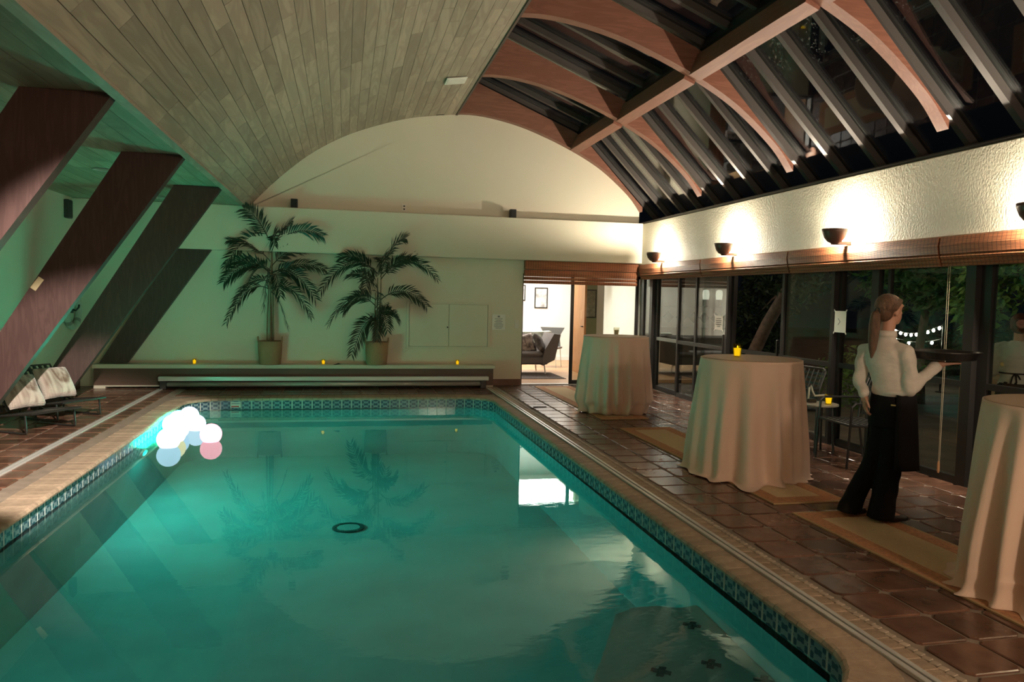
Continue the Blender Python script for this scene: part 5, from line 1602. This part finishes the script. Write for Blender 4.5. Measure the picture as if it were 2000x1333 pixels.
MB().tube([tie + Vector((.017 * math.cos(a) * f_.y, -.017 * math.cos(a) * f_.x, .017 * math.sin(a))) * 1.5 + f_ * -.004 for a in [2 * PI * k / 12 for k in range(12)]], .006, 6, closed=True).build('hair_tie', BLACK, SV)
eye = MB()
for sd in (-1, 1): eye.ellipsoid(hc + f_ * .083 + l_ * sd * .031 + Vector((0, 0, .008)), (.010, .012, .010), Rh, 10, 6)
eye.build('eyes', mat('eye_dark', (.05, .04, .035), rough=.2), SV, smooth=True)

# tray resting on the palm
ang = math.radians(-38.3); ca, sa = math.cos(ang), math.sin(ang)
lx, ly = .412, .035
t = tag(empty('serving_tray', (3.84 + lx * ca - ly * sa, 4.86 + lx * sa + ly * ca, 1.222), 0), 'round black serving tray balanced on the server\'s raised palm', 'tray')
MB().lathe([(.185, .0), (.195, .004), (.222, .052), (.234, .053), (.234, .060), (.216, .058), (.188, .010), (.01, .008)], 44, cap1=True).build('dish', mat('tray_black', (.012, .011, .011), rough=.45), t, smooth=False)

# ---- the second server outside, seen from behind
S2 = empty('person', (6.6, 6.35, -.03), math.radians(-46.1))
tag(S2, 'auburn haired server in white shirt and black apron outside, seen from behind', 'person')
b2 = MB(); Z = .03
HC2 = (.0, .02, 1.43 + Z)
head_parts(b2, HC2, math.radians(85))
chain(b2, [(0, 0, 1.18), (0, .01, 1.38)], [.06, .05])
b2.loft([ell_ring((0, 0, z + Z), a, b, 0) for z, a, b in ((.72, .16, .12), (.85, .14, .11), (.95, .125, .10), (1.1, .15, .10), (1.2, .14, .08), (1.24, .08, .06))])
for s in (-1, 1):
    S_, E_, W_ = (s * .17, 0, 1.19 + Z), (s * .21, .02, .95 + Z), (s * .15, .22, .98 + Z)
    chain(b2, [S_, E_, W_], [.045, .036, .026])
    fingers(b2, (s * .145, .24, .98 + Z), (-s * .3, 1, .0), (0, 0, 1), (-s, -.3, 0), 1, .6)
    chain(b2, [(s * .09, 0, .78), (s * .09, .0, .42), (s * .09, 0, .08), (s * .09, .12, .035)], [.09, .06, .038, .03])
remeshed(b2, 'body', SKIN, .008, S2, 3)
s2 = MB()
s2.loft([ell_ring((0, 0, z + Z), a, b, 0, 24) for z, a, b in ((.80, .17, .13), (.88, .15, .12), (.93, .145, .118), (.99, .158, .12), (1.1, .178, .118), (1.18, .175, .10), (1.235, .11, .075), (1.27, .07, .06))])
for s in (-1, 1):
    chain(s2, [(s * .12, 0, 1.21 + Z), (s * .172, 0, 1.185 + Z), (s * .205, .01, 1.05 + Z), (s * .212, .02, .95 + Z)], [.055, .064, .062, .058])
    chain(s2, [(s * .212, .02, .95 + Z), (s * .18, .13, .965 + Z)], [.056, .050])
remeshed(s2, 'shirt', SHIRT, .010, S2, 3, wrinkle=.0022)
t2 = MB()
t2.loft([ell_ring((0, 0, z + Z), a, b, 0, 24) for z, a, b in ((.62, .17, .13), (.74, .172, .135), (.85, .152, .122), (.87, .15, .12))])
for s in (-1, 1): t2.loft([ell_ring((s * .09, 0, z + Z), a, a, 0, 18) for z, a in ((.02, .075), (.40, .078), (.70, .095))])
remeshed(t2, 'trousers', TROUS, .011, S2, 3)
a2 = MB()
a2.loft([ell_ring((0, .0, z + Z), a, b, 0, 28) for z, a, b in ((.42, .20, .165), (.60, .19, .155), (.80, .175, .138), (.845, .160, .128), (.84, .155, .124), (.60, .185, .15), (.43, .195, .16))])
a2.build('apron', APRON, S2, smooth=True)
at_ = MB()
wr = [(.152 * math.cos(a), .124 * math.sin(a), .945 + Z) for a in [2 * PI * k / 28 for k in range(28)]]
at_.tube(wr, .008, 6, closed=True)
for dx_, dz in ((-.03, -.10), (.02, -.09), (.05, -.055)):
    at_.tube([(-.02, -.128, .945 + Z), (-.02 + dx_ * .6, -.140, .945 + Z + dz * .3), (-.02 + dx_, -.135, .945 + Z + dz)], .007, 6)
at_.build('apron_tie', APRON, S2, smooth=True)
h2 = MB(); hc = Vector(HC2)
h2.ellipsoid(hc + Vector((0, -.022, .022)), (.090, .095, .098)); h2.ellipsoid(hc + Vector((0, -.05, -.03)), (.078, .06, .06))
h2.ellipsoid(hc + Vector((.0, -.11, .01)), (.055, .04, .055))
remeshed(h2, 'hair', HAIRR, .008, S2, 2)
fl = MB()
for k in range(9):
    a = 2 * PI * k / 9
    fl.ellipsoid(hc + Vector((.01 + .028 * math.cos(a), -.148, .012 + .028 * math.sin(a))), (.018, .010, .018), None, 10, 6)
fl.ellipsoid(hc + Vector((.01, -.155, .012)), (.016, .012, .016), None, 10, 6)
fl.build('hair_flower', mat('hair_flower', (.55, .25, .2), rough=.7), S2, smooth=True)
for s in (-1, 1):
    s_ = MB(); chain(s_, [(s * .09, -.03, .04), (s * .09, .08, .035), (s * .095, .16, .03)], [.034, .036, .026])
    remeshed(s_, 'shoe', SHOE, .009, S2, 2)
